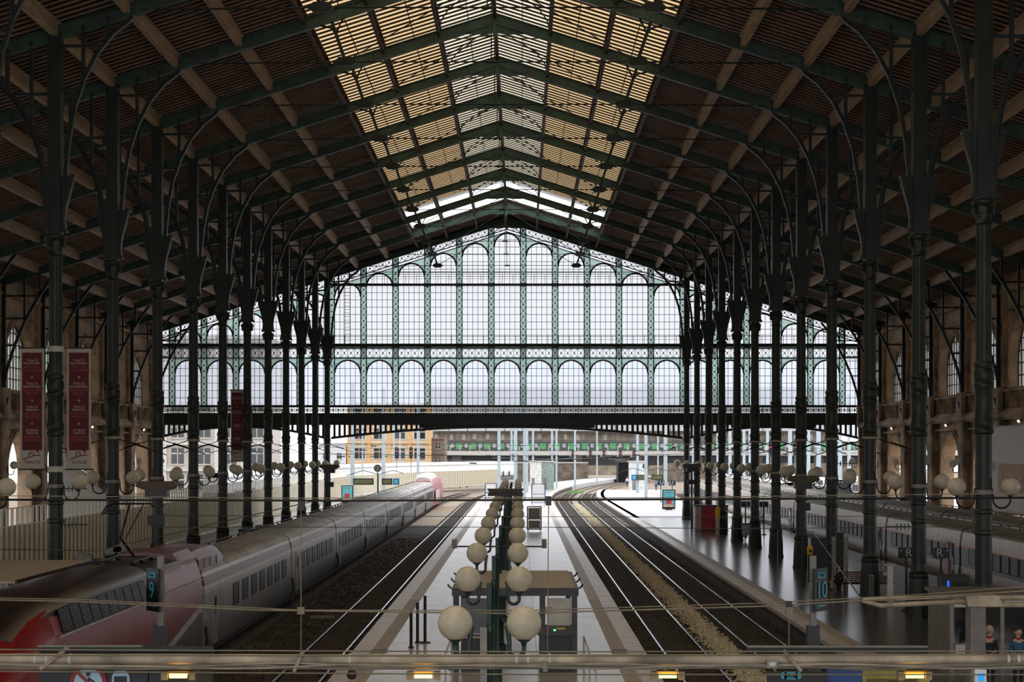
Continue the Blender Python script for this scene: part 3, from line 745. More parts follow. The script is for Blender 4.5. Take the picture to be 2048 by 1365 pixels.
# walkway railings across the gable
def railing(x0, x1, z, h, yy):
    t = struct('trim_gable_railing'); q = MB(); q.b6(x0, x1, yy - .02, yy + .02, z + h - .025, z + h + .025); q.b6(x0, x1, yy - .015, yy + .015, z + h * .5 - .015, z + h * .5 + .015); q.build('rail_bars', BLACK, t)
    x = x0; pm = MB().b6(-.02, .02, -.02, .02, 0, h).mesh('upright', BLACK)
    while x < x1: ob('upright', pm, t, None, (x, yy, z)); x += 1.07
railing(X0 - HW, X0 + HW, 17.56, .85, GY - .5); railing(X0 - 17.6, X0 + 17.6, 23.6, .9, GY - .5)
hb('walkway', 17.46, 17.56, .3, y=GY - .35)
MB().b6(X0 - 14, X0 + 14, GY + 2, GY + 2.12, 24.9, 25.05).build('outer_rail', DARKG, ge)
# frieze of wheel rosettes
fr = struct('trim_frieze'); q = MB(); pw = .517
for s in (-1, 1): q.b6(s * pw / 2 - .035, s * pw / 2 + .035, -.05, .05, -.4, .4)
P = [(a, 0, b) for a, b in arc(0, 0, .2, 0, 2 * math.pi, 12)]; q.poly(P, .06, .045, (0, 1, 0))
for i in range(4):
    a = math.pi * i / 4; q.beam((-.24 * math.cos(a), 0, -.24 * math.sin(a)), (.24 * math.cos(a), 0, .24 * math.sin(a)), .04, .035, (0, 1, 0))
q.box((0, -.02, 0), (.1, .07, .1), ry=R(45))
RS = q.mesh('rosette_panel', IRON); nn = int(2 * HW / pw)
for i in range(nn): ob('rosette_panel', RS, fr, None, (X0 - HW + pw * (i + .5), GY - .3, 10.92))
q = MB(); q.b6(X0 - HW, X0 + HW, GY - .42, GY + .1, 11.18, 11.36); q.b6(X0 - HW, X0 + HW, GY - .42, GY + .1, 10.46, 10.62); q.build('frieze_rails', IRON, fr)
# deep girder with arched lower chords
gd = struct('trim_girder'); q = MB(); q.b6(X0 - HW, X0 + HW, GY - .5, GY + .3, 9.5, 10.5)
q.b6(X0 - HW, X0 + HW, GY - .62, GY + .4, 10.35, 10.5); q.b6(X0 - HW, X0 + HW, GY - .55, GY + .4, 9.42, 9.56); q.build('girder_beam', IRON, gd)
def arched(xa, xb_, drop):
    q = MB(); xm, hw = (xa + xb_) / 2, (xb_ - xa) / 2; N = 28; P = []
    for i in range(N + 1):
        x = xa + (xb_ - xa) * i / N; u = abs(x - xm) / hw; z = 9.22 - drop * max(0, u - .12) ** 1.7 * 1.24
        P.append((x, z))
    for (a, b), (c, d) in zip(P[:-1], P[1:]): q.prism([(a, b - .12), (c, d - .12), (c, d + .12), (a, b + .12)], GY - .4, GY + .2)
    u0 = .55
    q.prism([(p[0], 9.45) for p in (P[0],)] + [(xm - hw * .5, 9.45), (xm - hw * .5, 9.1), (xm + hw * .5, 9.1), (xm + hw * .5, 9.45)] if False else [(xm - hw * .5, 9.45), (xm - hw * .5, 9.12), (xm + hw * .5, 9.12), (xm + hw * .5, 9.45)], GY - .3, GY + .1)
    q.build('arched_chord', IRON, gd)
    sl = 0; x = xa + .3
    while x < xb_:
        u = abs(x - xm) / hw
        if u > .5:
            z = 9.22 - drop * max(0, u - .12) ** 1.7 * 1.24; MB().b6(x - .11, x + .11, GY - .2, GY + .1, z, 9.5).build('hanger_bar', IRON, gd)
        x += .515
arched(X0 - HN + .3, X0 + HN - .3, 1.1); arched(X0 - HW + .3, X0 - HN - .3, 1.1); arched(X0 + HN + .3, X0 + HW - .3, 1.1)
# ladder behind the glass
t = struct('trim_ladder'); q = MB()
for s in (-1, 1): q.b6(-17.5 + s * .3 - .03, -17.5 + s * .3 + .03, GY + .5, GY + .56, 17.6, 23.4)
q.build('ladder_sides', BLACK, t); rm = MB().b6(-.3, .3, -.02, .02, -.02, .02).mesh('rung', BLACK)
for i in range(16): ob('rung', rm, t, None, (-17.5, GY + .53, 17.9 + i * .35))
# ================================================================ trains
def sec(w, zb, zt, sh=3.12):
    half = [(w * .86, zb), (w * .98, zb + .35), (w, zb + .9), (w, 2.2), (w * .985, 2.72), (w * .93, sh), (w * .72, (sh + zt) / 2 + .09), (w * .4, zt - .03), (0, zt)]
    return [(-a, b) for a, b in half] + [(a, b) for a, b in half[:-1][::-1]]
def roofloft(q, xf, ys, ws, z0s, zts):
    S = []
    for y, w, a, b in zip(ys, ws, z0s, zts):
        h = [(w, a), (w * .985, a + (b - a) * .35), (w * .80, a + (b - a) * .78), (w * .4, b - (b - a) * .06), (0, b)]
        S.append([(xf(y) - u, y, v) for u, v in h] + [(xf(y) + u, y, v) for u, v in h[:-1][::-1]])
    return q.loft(S)
def body(q, xf, ys, ws, zbs, zts, shs=None):
    S = []
    for i, y in enumerate(ys):
        S.append([(xf(y) + a, y, b) for a, b in sec(ws[i], zbs[i], zts[i], shs[i] if shs else 3.12)])
    return q.loft(S)
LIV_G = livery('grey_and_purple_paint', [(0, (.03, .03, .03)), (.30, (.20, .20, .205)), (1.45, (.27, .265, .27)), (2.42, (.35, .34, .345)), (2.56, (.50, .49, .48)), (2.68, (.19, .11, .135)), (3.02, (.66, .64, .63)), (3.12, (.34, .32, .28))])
LIV_C = livery('cream_and_red_paint', [(0, (.03, .03, .03)), (.30, (.42, .39, .35)), (1.30, (.035, .035, .042)), (2.28, (.45, .03, .05)), (2.40, (.46, .40, .32)), (3.10, (.62, .60, .58)), (3.16, (.16, .145, .12))])
LIV_D = livery('white_train_paint', [(0, (.05, .05, .05)), (.30, (.5, .5, .5)), (1.3, (.12, .12, .14)), (2.3, (.6, .6, .6)), (2.9, (.85, .86, .88))])
ROOFG = mat('ribbed_roof_metal', (.36, .33, .28), .45, .2, .25, 1, dirt=(.15, .13, .105), dscale=.8)
ROOFC = mat('dirty_roof_metal', (.20, .175, .13), .6, 0, .25, 1)
POWR = mat('crimson_train_paint', (.24, .045, .06), .28, .1, .15, 1, spec=.7)
POWG = mat('dull_mauve_train_paint', (.17, .08, .095), .33, .1, .3, 1.2, stretch=(1, .6, .3))
NOSER = mat('bright_red_nose_paint', (.24, .016, .014), .2, .1, .1, 1, spec=.8)
RUBB = mat('black_rubber', (.01, .01, .01), .6)
WTRIM = mat('white_train_stripe', (.52, .50, .50), .35)

def wheelset(q, x, y, r=.45):
    for s in (-1, 1): q.tube([(x + s * .72, y, r), (x + s * .62, y, r)], r, 14)
    q.tube([(x - .9, y, r), (x + .9, y, r)], .08, 8)
def carriage(parent, xf, y0, y1, liv, roofm, side, nwin, door=True, win_w=1.25, w=1.42, seg=4, zt=3.42, wz=(1.55, 2.35), conduit=True, skipw=(), panel=None):
    t = thing('carriage', None, None); t.parent = parent; L = y1 - y0
    ys = [y0 + (y1 - y0) * i / seg for i in range(seg + 1)]
    q = MB(); body(q, xf, ys, [w] * (seg + 1), [.30] * (seg + 1), [zt] * (seg + 1)); me = q.mesh('body_shell', liv, True); ob('body_shell', me, t)
    q = MB()
    for i in range(seg):
        for u in (-.92, -.7, -.48, -.26, -.05, .16, .38, .6, .82):
            zz = lambda u: zt + .03 - .26 * abs(u) ** 2.6
            q.beam((xf(ys[i]) + u * w * .9, ys[i] + .15, zz(u)), (xf(ys[i + 1]) + u * w * .9, ys[i + 1] - .05, zz(u)), .07, .05)
    q.build('roof_ribs', roofm, t)
    q = MB(); roofloft(q, xf, ys, [w * .90] * (seg + 1), [min(3.14, zt - .28)] * (seg + 1) if zt < 4 else [zt - .5] * (seg + 1), [zt + .02] * (seg + 1))
    q.build('roof', roofm, t, smooth=True)
    if nwin:
        pitch = (L - 4.5) / nwin; wm = MB().b6(-.02, .02, -win_w / 2, win_w / 2, wz[0], wz[1])
        wm.cur = 1
        for yy in (-win_w / 2, win_w / 2): wm.b6(-.03, .03, yy - .03, yy + .03, wz[0], wz[1])
        wm.b6(-.03, .03, -win_w / 2, win_w / 2, wz[0] - .04, wz[0]); wm = wm.mesh('window', [GLR, RUBB])
        for i in range(nwin):
            if i in skipw: continue
            y = y0 + 3.0 + pitch * (i + .5); ob('window', wm, t, None, (xf(y) + side * w, y, 0))
    if door:
        y = y0 + 1.7
        MB().b6(-.03, .03, -.42, .42, .55, 2.45).build('door', panel or liv, t, loc=(xf(y) + side * (w + .012), y, 0))
        q = MB(); q.b6(-.035, .035, -.2, .2, 1.55, 2.2); q.build('door_window', GLD, t, loc=(xf(y) + side * (w + .016), y, 0))
        for yy in (y - .5, y + .5): MB().b6(-.02, .02, -.02, .02, 1.0, 1.7).build('grab_rail', STEEL, t, loc=(xf(y) + side * (w + .05), yy, 0))
    if conduit:
        q = MB(); P = [(xf(y) - side * .95, y, zt + .08) for y in ys]; q.tube(P, .03, 5)
        y = y0 + .5
        while y < y1 - .4: q.lathe([(.03, 0), (.06, .04), (.03, .1)], (xf(y) - side * .95, y, zt - .03), 6); y += 1.9
        q.build('roof_conduit', RUST, t)
    # gangway, bogie and hanging cables at the near joint
    x = xf(y0)
    q = MB(); q.b6(x - w * .86, x + w * .86, y0 - .32, y0 + .02, .75, 3.05); q.build('gangway_bellows', RUBB, t)
    q = MB(); wheelset(q, x, y0 - .15 - 1.4); wheelset(q, x, y0 - .15 + 1.4)
    for s in (-1, 1): q.b6(x + s * 1.05 - .06, x + s * 1.05 + .06, y0 - 2.1, y0 + 1.8, .35, .62); q.tube([(x + s * 1.15, y0 - 1.1, .5), (x + s * 1.15, y0 - .3, .8)], .07, 6)
    q.build('bogie', BLACK, t)
    q = MB(); q.tube([(x + side * (w + .02), y0 - .1, 1.3), (x + side * (w + .08), y0 - .12, .8), (x + side * (w + .02), y0 - .2, .35)], .05, 5); q.b6(x + side * w - .06, x + side * w + .06, y0 - .35, y0 + .1, .25, .6); q.build('coupling_cable', BLACK, t)
    return t

# --- crimson and grey train
TXC = -12.5
T = thing('passenger_train', 'long grey train with purple roof band and crimson power cars at both ends', 'train', (TXC, 60.6, -.55))
def xa(y): return bend(y + 60.6, .0007, 215)
joints = [0, 23.0, 43.2, 62.1, 81.6, 101, 119.5, 139.5, 158.5]
for i in range(8):
    y0, y1 = joints[i] + .2, joints[i + 1] - .2
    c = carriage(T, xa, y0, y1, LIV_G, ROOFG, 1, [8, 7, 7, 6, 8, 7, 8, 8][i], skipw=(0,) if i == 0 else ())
    if i == 0:
        # raised fairing at the end next to the power car
        q = MB(); S = []
        for y, h, ww in ((.1, 3.95, 1.22), (1.2, 4.0, 1.22), (4.2, 3.98, 1.2), (5.6, 3.8, 1.12), (6.2, 3.45, .9)):
            S.append([(-ww, y, 3.0), (-ww * .98, y, h - .35), (-ww * .75, y, h - .05), (0, y, h), (ww * .75, y, h - .05), (ww * .98, y, h - .35), (ww, y, 3.0)])
        q.loft(S); q.build('roof_fairing', POWG, c, smooth=True)
        for k_ in range(3): MB().b6(1.19, 1.215, 1.0 + k_ * 1.3, 1.03 + k_ * 1.3, 3.1, 3.6).build('fairing_joint', BLACK, c)
# leading power car, nose towards the camera
pc = thing('power_car', None, None); pc.parent = T
yy = [-25.4, -25.0, -24.2, -23.0, -21.6, -20.4, -19.2, -17, -12, -6, -.45]
tw = [.55, .95, 1.18, 1.32, 1.38, 1.42, 1.42, 1.42, 1.42, 1.42, 1.42]
tb = [.55, .38, .3, .3, .3, .3, .3, .3, .3, .3, .3]
tt = [1.25, 1.75, 2.25, 2.75, 3.25, 3.62, 3.80, 3.90, 3.95, 3.95, 3.95]
shs = [1.1, 1.45, 1.85, 2.3, 2.75, 3.0, 3.15, 3.25, 3.3, 3.3, 3.3]
def psec(w, zb, zt, sh):
    k = zt - zb
    half = [(w * .86, zb), (w * .98, zb + .12 * k), (w, zb + .3 * k), (w, zb + .5 * k), (w * .985, zb + .7 * k), (w * .93, sh), (w * .80, sh + (zt - sh) * .75), (w * .45, zt - .03), (0, zt)]
    return [(-a, b) for a, b in half] + [(a, b) for a, b in half[:-1][::-1]]
q = MB(); q.loft([[(a, yy[i], b) for a, b in psec(tw[i], tb[i], tt[i], shs[i])] for i in range(0, 7)]); q.build('nose', NOSER, pc, smooth=True)
q = MB(); q.loft([[(a, yy[i], b) for a, b in psec(tw[i], tb[i], tt[i], shs[i])] for i in range(6, 11)])
# power car side livery: mauve above a rising line, white stripe, dull grey below
pl = livery('power_car_paint', [(0, (.03, .03, .03)), (.3, (.15, .14, .125)), (1.6, (.5, .5, .5)), (1.85, (.25, .075, .095)), (3.62, (.05, .035, .035))], .3)
n_, l_ = pl.node_tree.nodes, pl.node_tree.links
sepn = [n for n in n_ if n.type == 'SEPXYZ'][0]; div = [n for n in n_ if n.type == 'MATH'][0]
# height is measured against a line that climbs towards the rear of the car
m1 = n_.new('ShaderNodeMapRange'); m1.inputs['From Min'].default_value = -16; m1.inputs['From Max'].default_value = -1; m1.inputs['To Min'].default_value = 1.9; m1.inputs['To Max'].default_value = -.25
l_.new(sepn.outputs['Y'], m1.inputs['Value'])
lt = n_.new('ShaderNodeMath'); lt.operation = 'LESS_THAN'; lt.inputs[1].default_value = 3.45; l_.new(sepn.outputs['Z'], lt.inputs[0])
mu = n_.new('ShaderNodeMath'); mu.operation = 'MULTIPLY'; l_.new(m1.outputs[0], mu.inputs[0]); l_.new(lt.outputs[0], mu.inputs[1])
ad = n_.new('ShaderNodeMath'); ad.operation = 'ADD'; l_.new(sepn.outputs['Z'], ad.inputs[0]); l_.new(mu.outputs[0], ad.inputs[1])
mn = n_.new('ShaderNodeMath'); mn.operation = 'MINIMUM'; mn.inputs[1].default_value = 4.9; l_.new(ad.outputs[0], mn.inputs[0])
# keep the shifted height inside the mauve band
mn2 = n_.new('ShaderNodeMath'); mn2.operation = 'MINIMUM'; mn2.inputs[1].default_value = 3.5; l_.new(mn.outputs[0], mn2.inputs[0])
mxx = n_.new('ShaderNodeMath'); mxx.operation = 'MULTIPLY'; gt = n_.new('ShaderNodeMath'); gt.operation = 'GREATER_THAN'; gt.inputs[1].default_value = 3.66; l_.new(sepn.outputs['Z'], gt.inputs[0])
l_.new(gt.outputs[0], mxx.inputs[0]); mxx.inputs[1].default_value = 1.0; ad2 = n_.new('ShaderNodeMath'); ad2.operation = 'ADD'; l_.new(mn2.outputs[0], ad2.inputs[0]); l_.new(mxx.outputs[0], ad2.inputs[1])
l_.new(ad2.outputs[0], div.inputs[0])
q.build('side_shell', pl, pc, smooth=True)
MB().b6(1.425, 1.44, -19.0, -.5, 2.98, 3.02).build('side_trim', WTRIM, pc)
q = MB(); DR = mat('dark_roof_metal', (.045, .034, .034), .3, .5, .4, .6)
roofloft(q, lambda y: 0, [-21.6, -20.4, -19.2, -17, -8.5, -8.2], [1.1, 1.15, 1.2, 1.25, 1.25, 1.22], [2.95, 3.25, 3.42, 3.52, 3.56, 3.56], [3.32, 3.68, 3.87, 4.0, 4.05, 4.0]); q.build('dark_roof', DR, pc, smooth=True)
gm = MB(); gm.beam((1.40, 0, 3.10), (1.22, 0, 3.62), .03, .03)
gw = MB(); gw.add([(1.405, 0, 3.06), (1.405, .86, 3.06), (1.255, .86, 3.62), (1.255, 0, 3.62), (1.38, 0, 3.04), (1.38, .86, 3.04), (1.22, .86, 3.6), (1.22, 0, 3.6)], [(0, 1, 2, 3), (7, 6, 5, 4), (0, 4, 5, 1), (2, 6, 7, 3), (0, 3, 7, 4), (1, 5, 6, 2)])
for i in range(9):
    u = i / 8; gw.beam((1.41 - .15 * u, .03, 3.09 + .5 * u), (1.41 - .15 * u, .83, 3.09 + .5 * u), .03, .02)
gw = gw.mesh('louvre_grille', BLACK)
for i in range(10): ob('louvre_grille', gw, pc, None, (.02, -18.6 + i * .96, .0))
# hood over the windscreen, headlamp and joint line on the nose
q = MB(); q.loft([[(a * .5, y, b + .012) for a, b in psec(w_, tbb, h_, sh_)[5:12]] for y, w_, tbb, h_, sh_ in ((-23.6, 1.27, .3, 2.52, 2.08), (-22.4, 1.35, .3, 2.98, 2.5), (-21.2, 1.39, .3, 3.4, 2.88))]); q.build('windscreen', GLD, pc)
MB().ball((1.12, -24.0, 1.45), .16, 12, 8).build('headlamp', OFFW, pc, smooth=True)
q = MB(); q.tube([(1.43, -20.0, .6), (1.43, -20.2, 1.8), (1.36, -20.6, 2.7), (1.0, -21.0, 3.25), (0, -21.2, 3.5)], .02, 4); q.build('nose_joint', BLACK, pc)
q = MB(); wheelset(q, 0, -18.5); wheelset(q, 0, -15.5); wheelset(q, 0, -5); wheelset(q, 0, -2.4); q.b6(-1.1, 1.1, -19.5, -14.5, .35, .6); q.b6(-1.1, 1.1, -6, -1.4, .35, .6); q.build('bogie', BLACK, pc)
# recessed roof well with equipment and the pantograph
MB().b6(-1.05, 1.1, -8.0, -3.1, 3.55, 3.70).build('roof_well', BLACK, pc)
q = MB()
for s in (-1, 1):
    for y in (-7.2, -6.0, -4.6): q.lathe([(.06, 0), (.13, .06), (.06, .12), (.13, .18), (.06, .24), (.12, .3), (.04, .36)], (s * .55, y, 3.68), 8)
q.tube([(-.55, -7.2, 4.04), (.55, -7.2, 4.04), (.55, -4.6, 4.04), (-.55, -4.6, 4.04), (-.55, -7.2, 4.04)], .035, 6); q.build('roof_insulators', BLACK, pc)
q = MB(); S = []
for y, h, ww in ((-3.1, 4.08, 1.2), (-2.2, 4.12, 1.22), (-.5, 4.12, 1.22)):
    S.append([(-ww, y, 3.2), (-ww * .98, y, h - .35), (-ww * .75, y, h - .05), (0, y, h), (ww * .75, y, h - .05), (ww * .98, y, h - .35), (ww, y, 3.2)])
q.loft(S); q.build('rear_fairing', POWG, pc, smooth=True)
q = MB()
for i in range(6): q.b6(1.19, 1.235, -6.5 + 0 * i, -3.2, 3.46 + i * .07, 3.49 + i * .07)
q.build('side_slots', WTRIM, pc)
pg = thing('pantograph', None, None); pg.parent = pc
# open pantograph standing on the roof: lower arm leans back, upper arm forward to the bow
MB().tube([(0, -4.7, 4.05), (0, -6.6, 4.75)], .05, 6).build('lower_arm', BLACK, pg)
q = MB(); q.tube([(0, -6.6, 4.75), (-.1, -4.9, 5.75)], .035, 6); q.tube([(.15, -6.55, 4.72), (.35, -4.9, 5.75)], .02, 5); q.build('upper_arm', BLACK, pg)
q = MB()
for y in (-4.75, -5.1): q.tube([(-.95, y, 5.42), (-.8, y, 5.68), (-.6, y, 5.76), (.6, y, 5.76), (.8, y, 5.68), (.95, y, 5.42)], .03, 6)
q.build('contact_bow', BLACK, pg)
# rear power car far away, on the curve
rc = thing('power_car', None, None); rc.parent = T
ys_ = [158.8, 163, 166, 172, 176, 178.5, 180.2, 181.2]
ws_ = [1.42, 1.42, 1.42, 1.42, 1.4, 1.34, 1.15, .8]; zt_ = [3.5, 3.95, 4.0, 4.0, 3.9, 3.3, 2.4, 1.5]; sh_ = [3.0, 3.2, 3.3, 3.3, 3.1, 2.6, 1.8, 1.1]
q = MB(); q.loft([[(xa(ys_[i]) + a, ys_[i], b) for a, b in psec(ws_[i], .35, zt_[i], sh_[i])] for i in range(8)])
q.build('nose', mat('rose_red_train_paint', (.42, .10, .12), .35, .05, .1), rc, smooth=True)
q = MB(); q.b6(xa(170) + 1.44, xa(170) + 1.47, 160, 170, .9, 2.3); q.build('side_panel', WTRIM, rc)
q = MB(); roofloft(q, lambda y: xa(y), [159, 163, 170, 173], [.9, 1.15, 1.15, .9], [3.5] * 4, [4.0, 4.45, 4.45, 4.1]); q.build('roof_fairing', mat('pale_fairing', (.6, .52, .5), .5), rc, smooth=True)

# --- cream trains beside the polished platform
def train(name, label, xc, y0, n, L, liv, roofm, side, curve=.00062, yb=235, nw=9, doors=True, red=None, **kw):
    t = thing(name, label, 'train', (xc, y0, -.55)); f = lambda y: bend(y + y0, curve, yb)
    for i in range(n): carriage(t, f, i * L + .2, (i + 1) * L - .2, liv, roofm, side, nw, door=doors, **kw)
    return t
t = train('passenger_train', 'cream train with thin red stripe standing beside the polished platform', 24.75, 54.5, 10, 18.7, LIV_C, ROOFC, -1, panel=mat('open_doorway_black', (.012, .014, .03), .5))
cs = [c for c in t.children if c.name.startswith('carriage')]
MB().b6(-.04, .0, -.75, .0, .5, 2.5).build('red_door', mat('faded_red_door', (.42, .10, .12), .45), cs[2], loc=(-1.46, 2 * 18.7 + 3.0, 0))
train('passenger_train', 'second cream striped train, one track further towards the stone wall', 29.6, 60, 10, 18.7, LIV_C, ROOFC, -1)
train('passenger_train', 'white parked train in the open behind the cream fence', -31.5, 178, 9, 20, LIV_D, mat('bright_roof', (.85, .86, .88), .6), 1, .0021, 240, 6, doors=False, conduit=False, zt=5.1, wz=(2.2, 3.2))
for i, (x, y) in enumerate(((33.6, 215), (43.6, 235), (50.6, 225))):
    train('passenger_train', 'pale train parked outside beyond the gable, %s from the cream trains' % ORD[i], x, y, 2 if i == 2 else 4, 20, LIV_D, MATS['bright_roof'], -1, .0006, 235, 6, doors=False, conduit=False)

# ================================================================ central platform
M_cg = MB().ball((0, 0, 0), .30, 32, 18).mesh('globe', GLOBE, True)
M_ch = {s: hook(s, .59, GREENP, .04) for s in (-1, 1)}
M_cc = MB().lathe([(.03, -.42), (.05, -.34), (.13, -.28), (.14, -.24)], n=14).mesh('globe_cup', GREENP)
q = MB(); q.lathe([(.22, 0), (.22, .2), (.14, .25), (.12, .9), (.14, .95), (.08, 1.05), (.06, 1.3), (.055, 3.75), (.075, 3.8), (.07, 3.9), (.03, 3.98)], n=12)
M_cp = q.mesh('post', GREENP, True)
for i in range(14):
    y = 29.7 + 10.05 * i; x = [-.54, -.63, -.68, -.72][min(i, 3)] - .012 * max(0, i - 3)
    t = thing('twin_globe_lamppost', 'green lamppost with two dusty globes on the central platform, %s from the camera' % ORD[i], 'lamppost', (x, y, 0), group='globe lampposts of the central platform')
    ob('post', M_cp, t)
    for s in (-1, 1):
        ob('arm', M_ch[s], t, None, (0, 0, 3.97)); ob('globe', M_cg, t, None, (s * .59, 0, 3.97)); ob('globe_cup', M_cc, t, None, (s * .59, 0, 3.97))
    MB().b6(-.16, -.04, -.14, -.02, 2.4, 3.9).build('junction_box', GREENP if i else GREY, t)
# lighting bar with two floodlights, on the fourth post
t = thing('floodlight_bar', 'thin dark crossbar with a boxy floodlight at each end, over the central platform', 'floodlight', (-.75, 59.97, 3.6))
MB().tube([(-1.5, -.15, 0), (1.55, -.15, 0)], .03, 6).build('bar', BLACK, t)
for s in (-1, 1): MB().box((s * 1.55, -.2, .1), (.17, .22, .28), rx=.2).build('floodlight', GREY, t)
# shallow camera hood on the lamp line
t = thing('overhead_sign_box', 'dark flat box with a brown hood on the lamppost line of the central platform', 'sign box', (-.75, 84, 5.05))
MB().b6(-.85, .85, -.4, .4, -.35, -.2).build('box', BLACK, t); MB().prism([(-.75, -.2), (.75, -.2), (.9, 0), (-.9, 0)], -.5, .5).build('hood', mat('brown_hood', (.09, .07, .05), .6), t); MB().b6(-.08, .08, -.1, .1, -5.05, -.3).build('post', BLACK, t)
# kiosk shelter
t = thing('ticket_shelter', 'dark framed shelter with tan ribbed roof standing on the central platform', 'shelter', (-.18, 54, 0))
q = MB(); q.b6(-1.98, 1.98, 0, 7.4, 2.38, 2.62); q.build('roof_frame', DARKG, t)
sm = MB().b6(-1.86, 1.86, .03, 1.16, 2.62, 2.67).mesh('roof_sheet', ROOFW)
for i in range(6): ob('roof_sheet', sm, t, None, (0, .1 + i * 1.2, 0))
pm = MB().b6(-.09, .09, -.09, .09, 0, 2.4).mesh('post', DARKG)
for x, y in ((-1.85, .15), (1.85, .15), (-1.85, 7.2), (1.85, 7.2), (.85, .15), (-.75, .15)): ob('post', pm, t, None, (x, y, 0))
MB().b6(-1.7, -.8, .1, .16, 1.2, 2.3).build('glass_panel', GLD, t); MB().b6(1.0, 1.72, .1, .16, 1.3, 2.3).build('front_panel', OFFW, t)
MB().b6(-1.7, -.85, .2, .9, 0, 1.1).build('counter', BLACK, t); MB().b6(-1.6, -.9, -.2, .3, 1.08, 1.12).build('shelf', ROOFW, t)
for s in (-1, 1):
    for i in range(3): MB().tube([(s * 1.95, .3 + i * 2.6, 2.58), (s * 2.05, .3 + i * 2.6, 2.62), (s * 2.12, .3 + i * 2.6, 2.72)], .03, 5).build('bird_spike_hook', BLACK, t)
t = thing('ticket_machine', 'black ticket machine with small green lights under the shelter roof', 'machine', (1.12, 54.15, 0))
MB().b6(-.55, .55, 0, .8, 0, 1.15).build('cabinet', BLACK, t); MB().b6(-.6, .6, -.25, .2, 1.15, 1.45).build('head', DARKG, t); MB().b6(-.5, .5, -.45, -.0, .38, .46).build('tray', ROOFW, t)
MB().b6(-.1, -.04, -.27, -.25, 1.30, 1.35).build('green_light', LEDG, t); MB().b6(.0, .25, -.27, -.25, 1.35, 1.4).build('label', YELL, t)
tag(MB().b6(.0, .45, 53.9, 53.95, 1.5, 1.9).build('notice', OFFW, None), 'small white paper notice on the front of the shelter', 'notice')
for i, (x, y, h) in enumerate(((-3.85, 60.6, 1.35), (-3.72, 62.2, 1.45), (-3.45, 62.2, 1.7))):
    t = thing('bollard', 'thin black bollard on the central platform, %s' % ['shortest of three', 'middle one of three', 'tallest of three, with a round foot'][i], 'bollard', (x, y, 0), group='thin black bollards')
    MB().tube([(0, 0, 0), (0, 0, h)], .055, 8).build('pole', BLACK, t); MB().lathe([(.2 if i == 2 else .1, 0), (.2 if i == 2 else .1, .04), (.06, .06)], n=14).build('foot', BLACK, t)
for i, x in enumerate((-2.2, 2.0)):
    t = thing('handrail', 'pale steel handrail %s the shelter' % ('on the train side in front of', 'on the double-track side in front of')[i], 'handrail', (x, 46, 0))
    MB().tube([(0, 0, 0), (0, 0, 1.0), (0, 9, 1.0), (0, 9, 0)], .03, 6).build('rail', OFFW, t); MB().tube([(0, 4.5, 0), (0, 4.5, 1.0)], .025, 6).build('post', OFFW, t)
# roll cages
def cage(x, y, z, w, h, m, label, white):
    t = thing('roll_cage', label, 'roll cage', (x, y, z)); d = .8
    for a in (0, w):
        for b in (0, d): MB().b6(a - .05, a + .05, b - .05, b + .05, .15, h).build('upright', m, t)
    q = MB()
    for zz in (.2, h * .5, h):
        q.b6(0, w, -.02, .02, zz - .03, zz + .03); q.b6(0, w, d - .02, d + .02, zz - .03, zz + .03); q.b6(-.02, .02, 0, d, zz - .03, zz + .03); q.b6(w - .02, w + .02, 0, d, zz - .03, zz + .03)
    q.build('frame', m, t)
    MB().b6(.08, w - .08, .02, .06, h * .53, h - .08).build('upper_board', white, t); MB().b6(.08, w - .08, .02, .06, .28, h * .46).build('lower_board', white, t)
    q = MB(); [q.tube([(a, b, .08), (a + .05, b, .08)], .08, 8) for a in (.05, w - .1) for b in (.06, d - .06)]; q.build('wheels', BLACK, t)
cage(.55, 146.5, 0, 1.15, 2.1, mat('navy_frame', (.01, .015, .03), .5), 'tall dark roll cage with two grey boards beside the lampposts', mat('grey_board', (.33, .30, .26), .6))
cage(1.35, 219, 0, 1.7, 2.6, BLUE, 'blue roll cage with a white board further along the platform, double-track side', WHITE)
cage(-4.8, 232, 0, 1.5, 2.4, BLUE, 'blue roll cage with white boards at the train side platform edge', WHITE)

# ================================================================ signs and posts between the tracks
def track_sign(x, y, s, num, label):
    t = thing('track_number_sign', label, 'sign', (x, y, -.72))
    MB().b6(-.16, .16, -.16, .16, 0, 2.95).build('thick_base', DARKG, t); MB().b6(-.08, .08, -.08, .08, 2.95, 4.82).build('post', GREY, t); MB().b6(-.13, .13, -.13, -.05, 3.7, 4.1).build('bracket', GREY, t)
    p = thing('sign_plate', None, None, (s * .17, -.15, 3.9), rz=s * R(52)); p.parent = t
    MB().b6(-.36, .36, -.03, .03, -.55, .6).build('panel', BLACK, p)
    MB().b6(-.2, .2, -.05, -.03, .34, .5).build('pill', CYAN, p); text('Voie', .15, (0, -.06, .42), BLACK, p); text(num, .62, (0, -.05, .0), CYAN, p, name='number'); MB().b6(-.22, .22, -.05, -.03, -.42, -.38).build('underline', CYAN, p)
track_sign(-9.66, 46.4, -1, '9', 'black angled sign with cyan number 9 on a grey post before the crimson train')
track_sign(7.83, 46.4, 1, '10', 'black angled track sign on a grey post between the two empty right tracks'.replace('right ', ''))

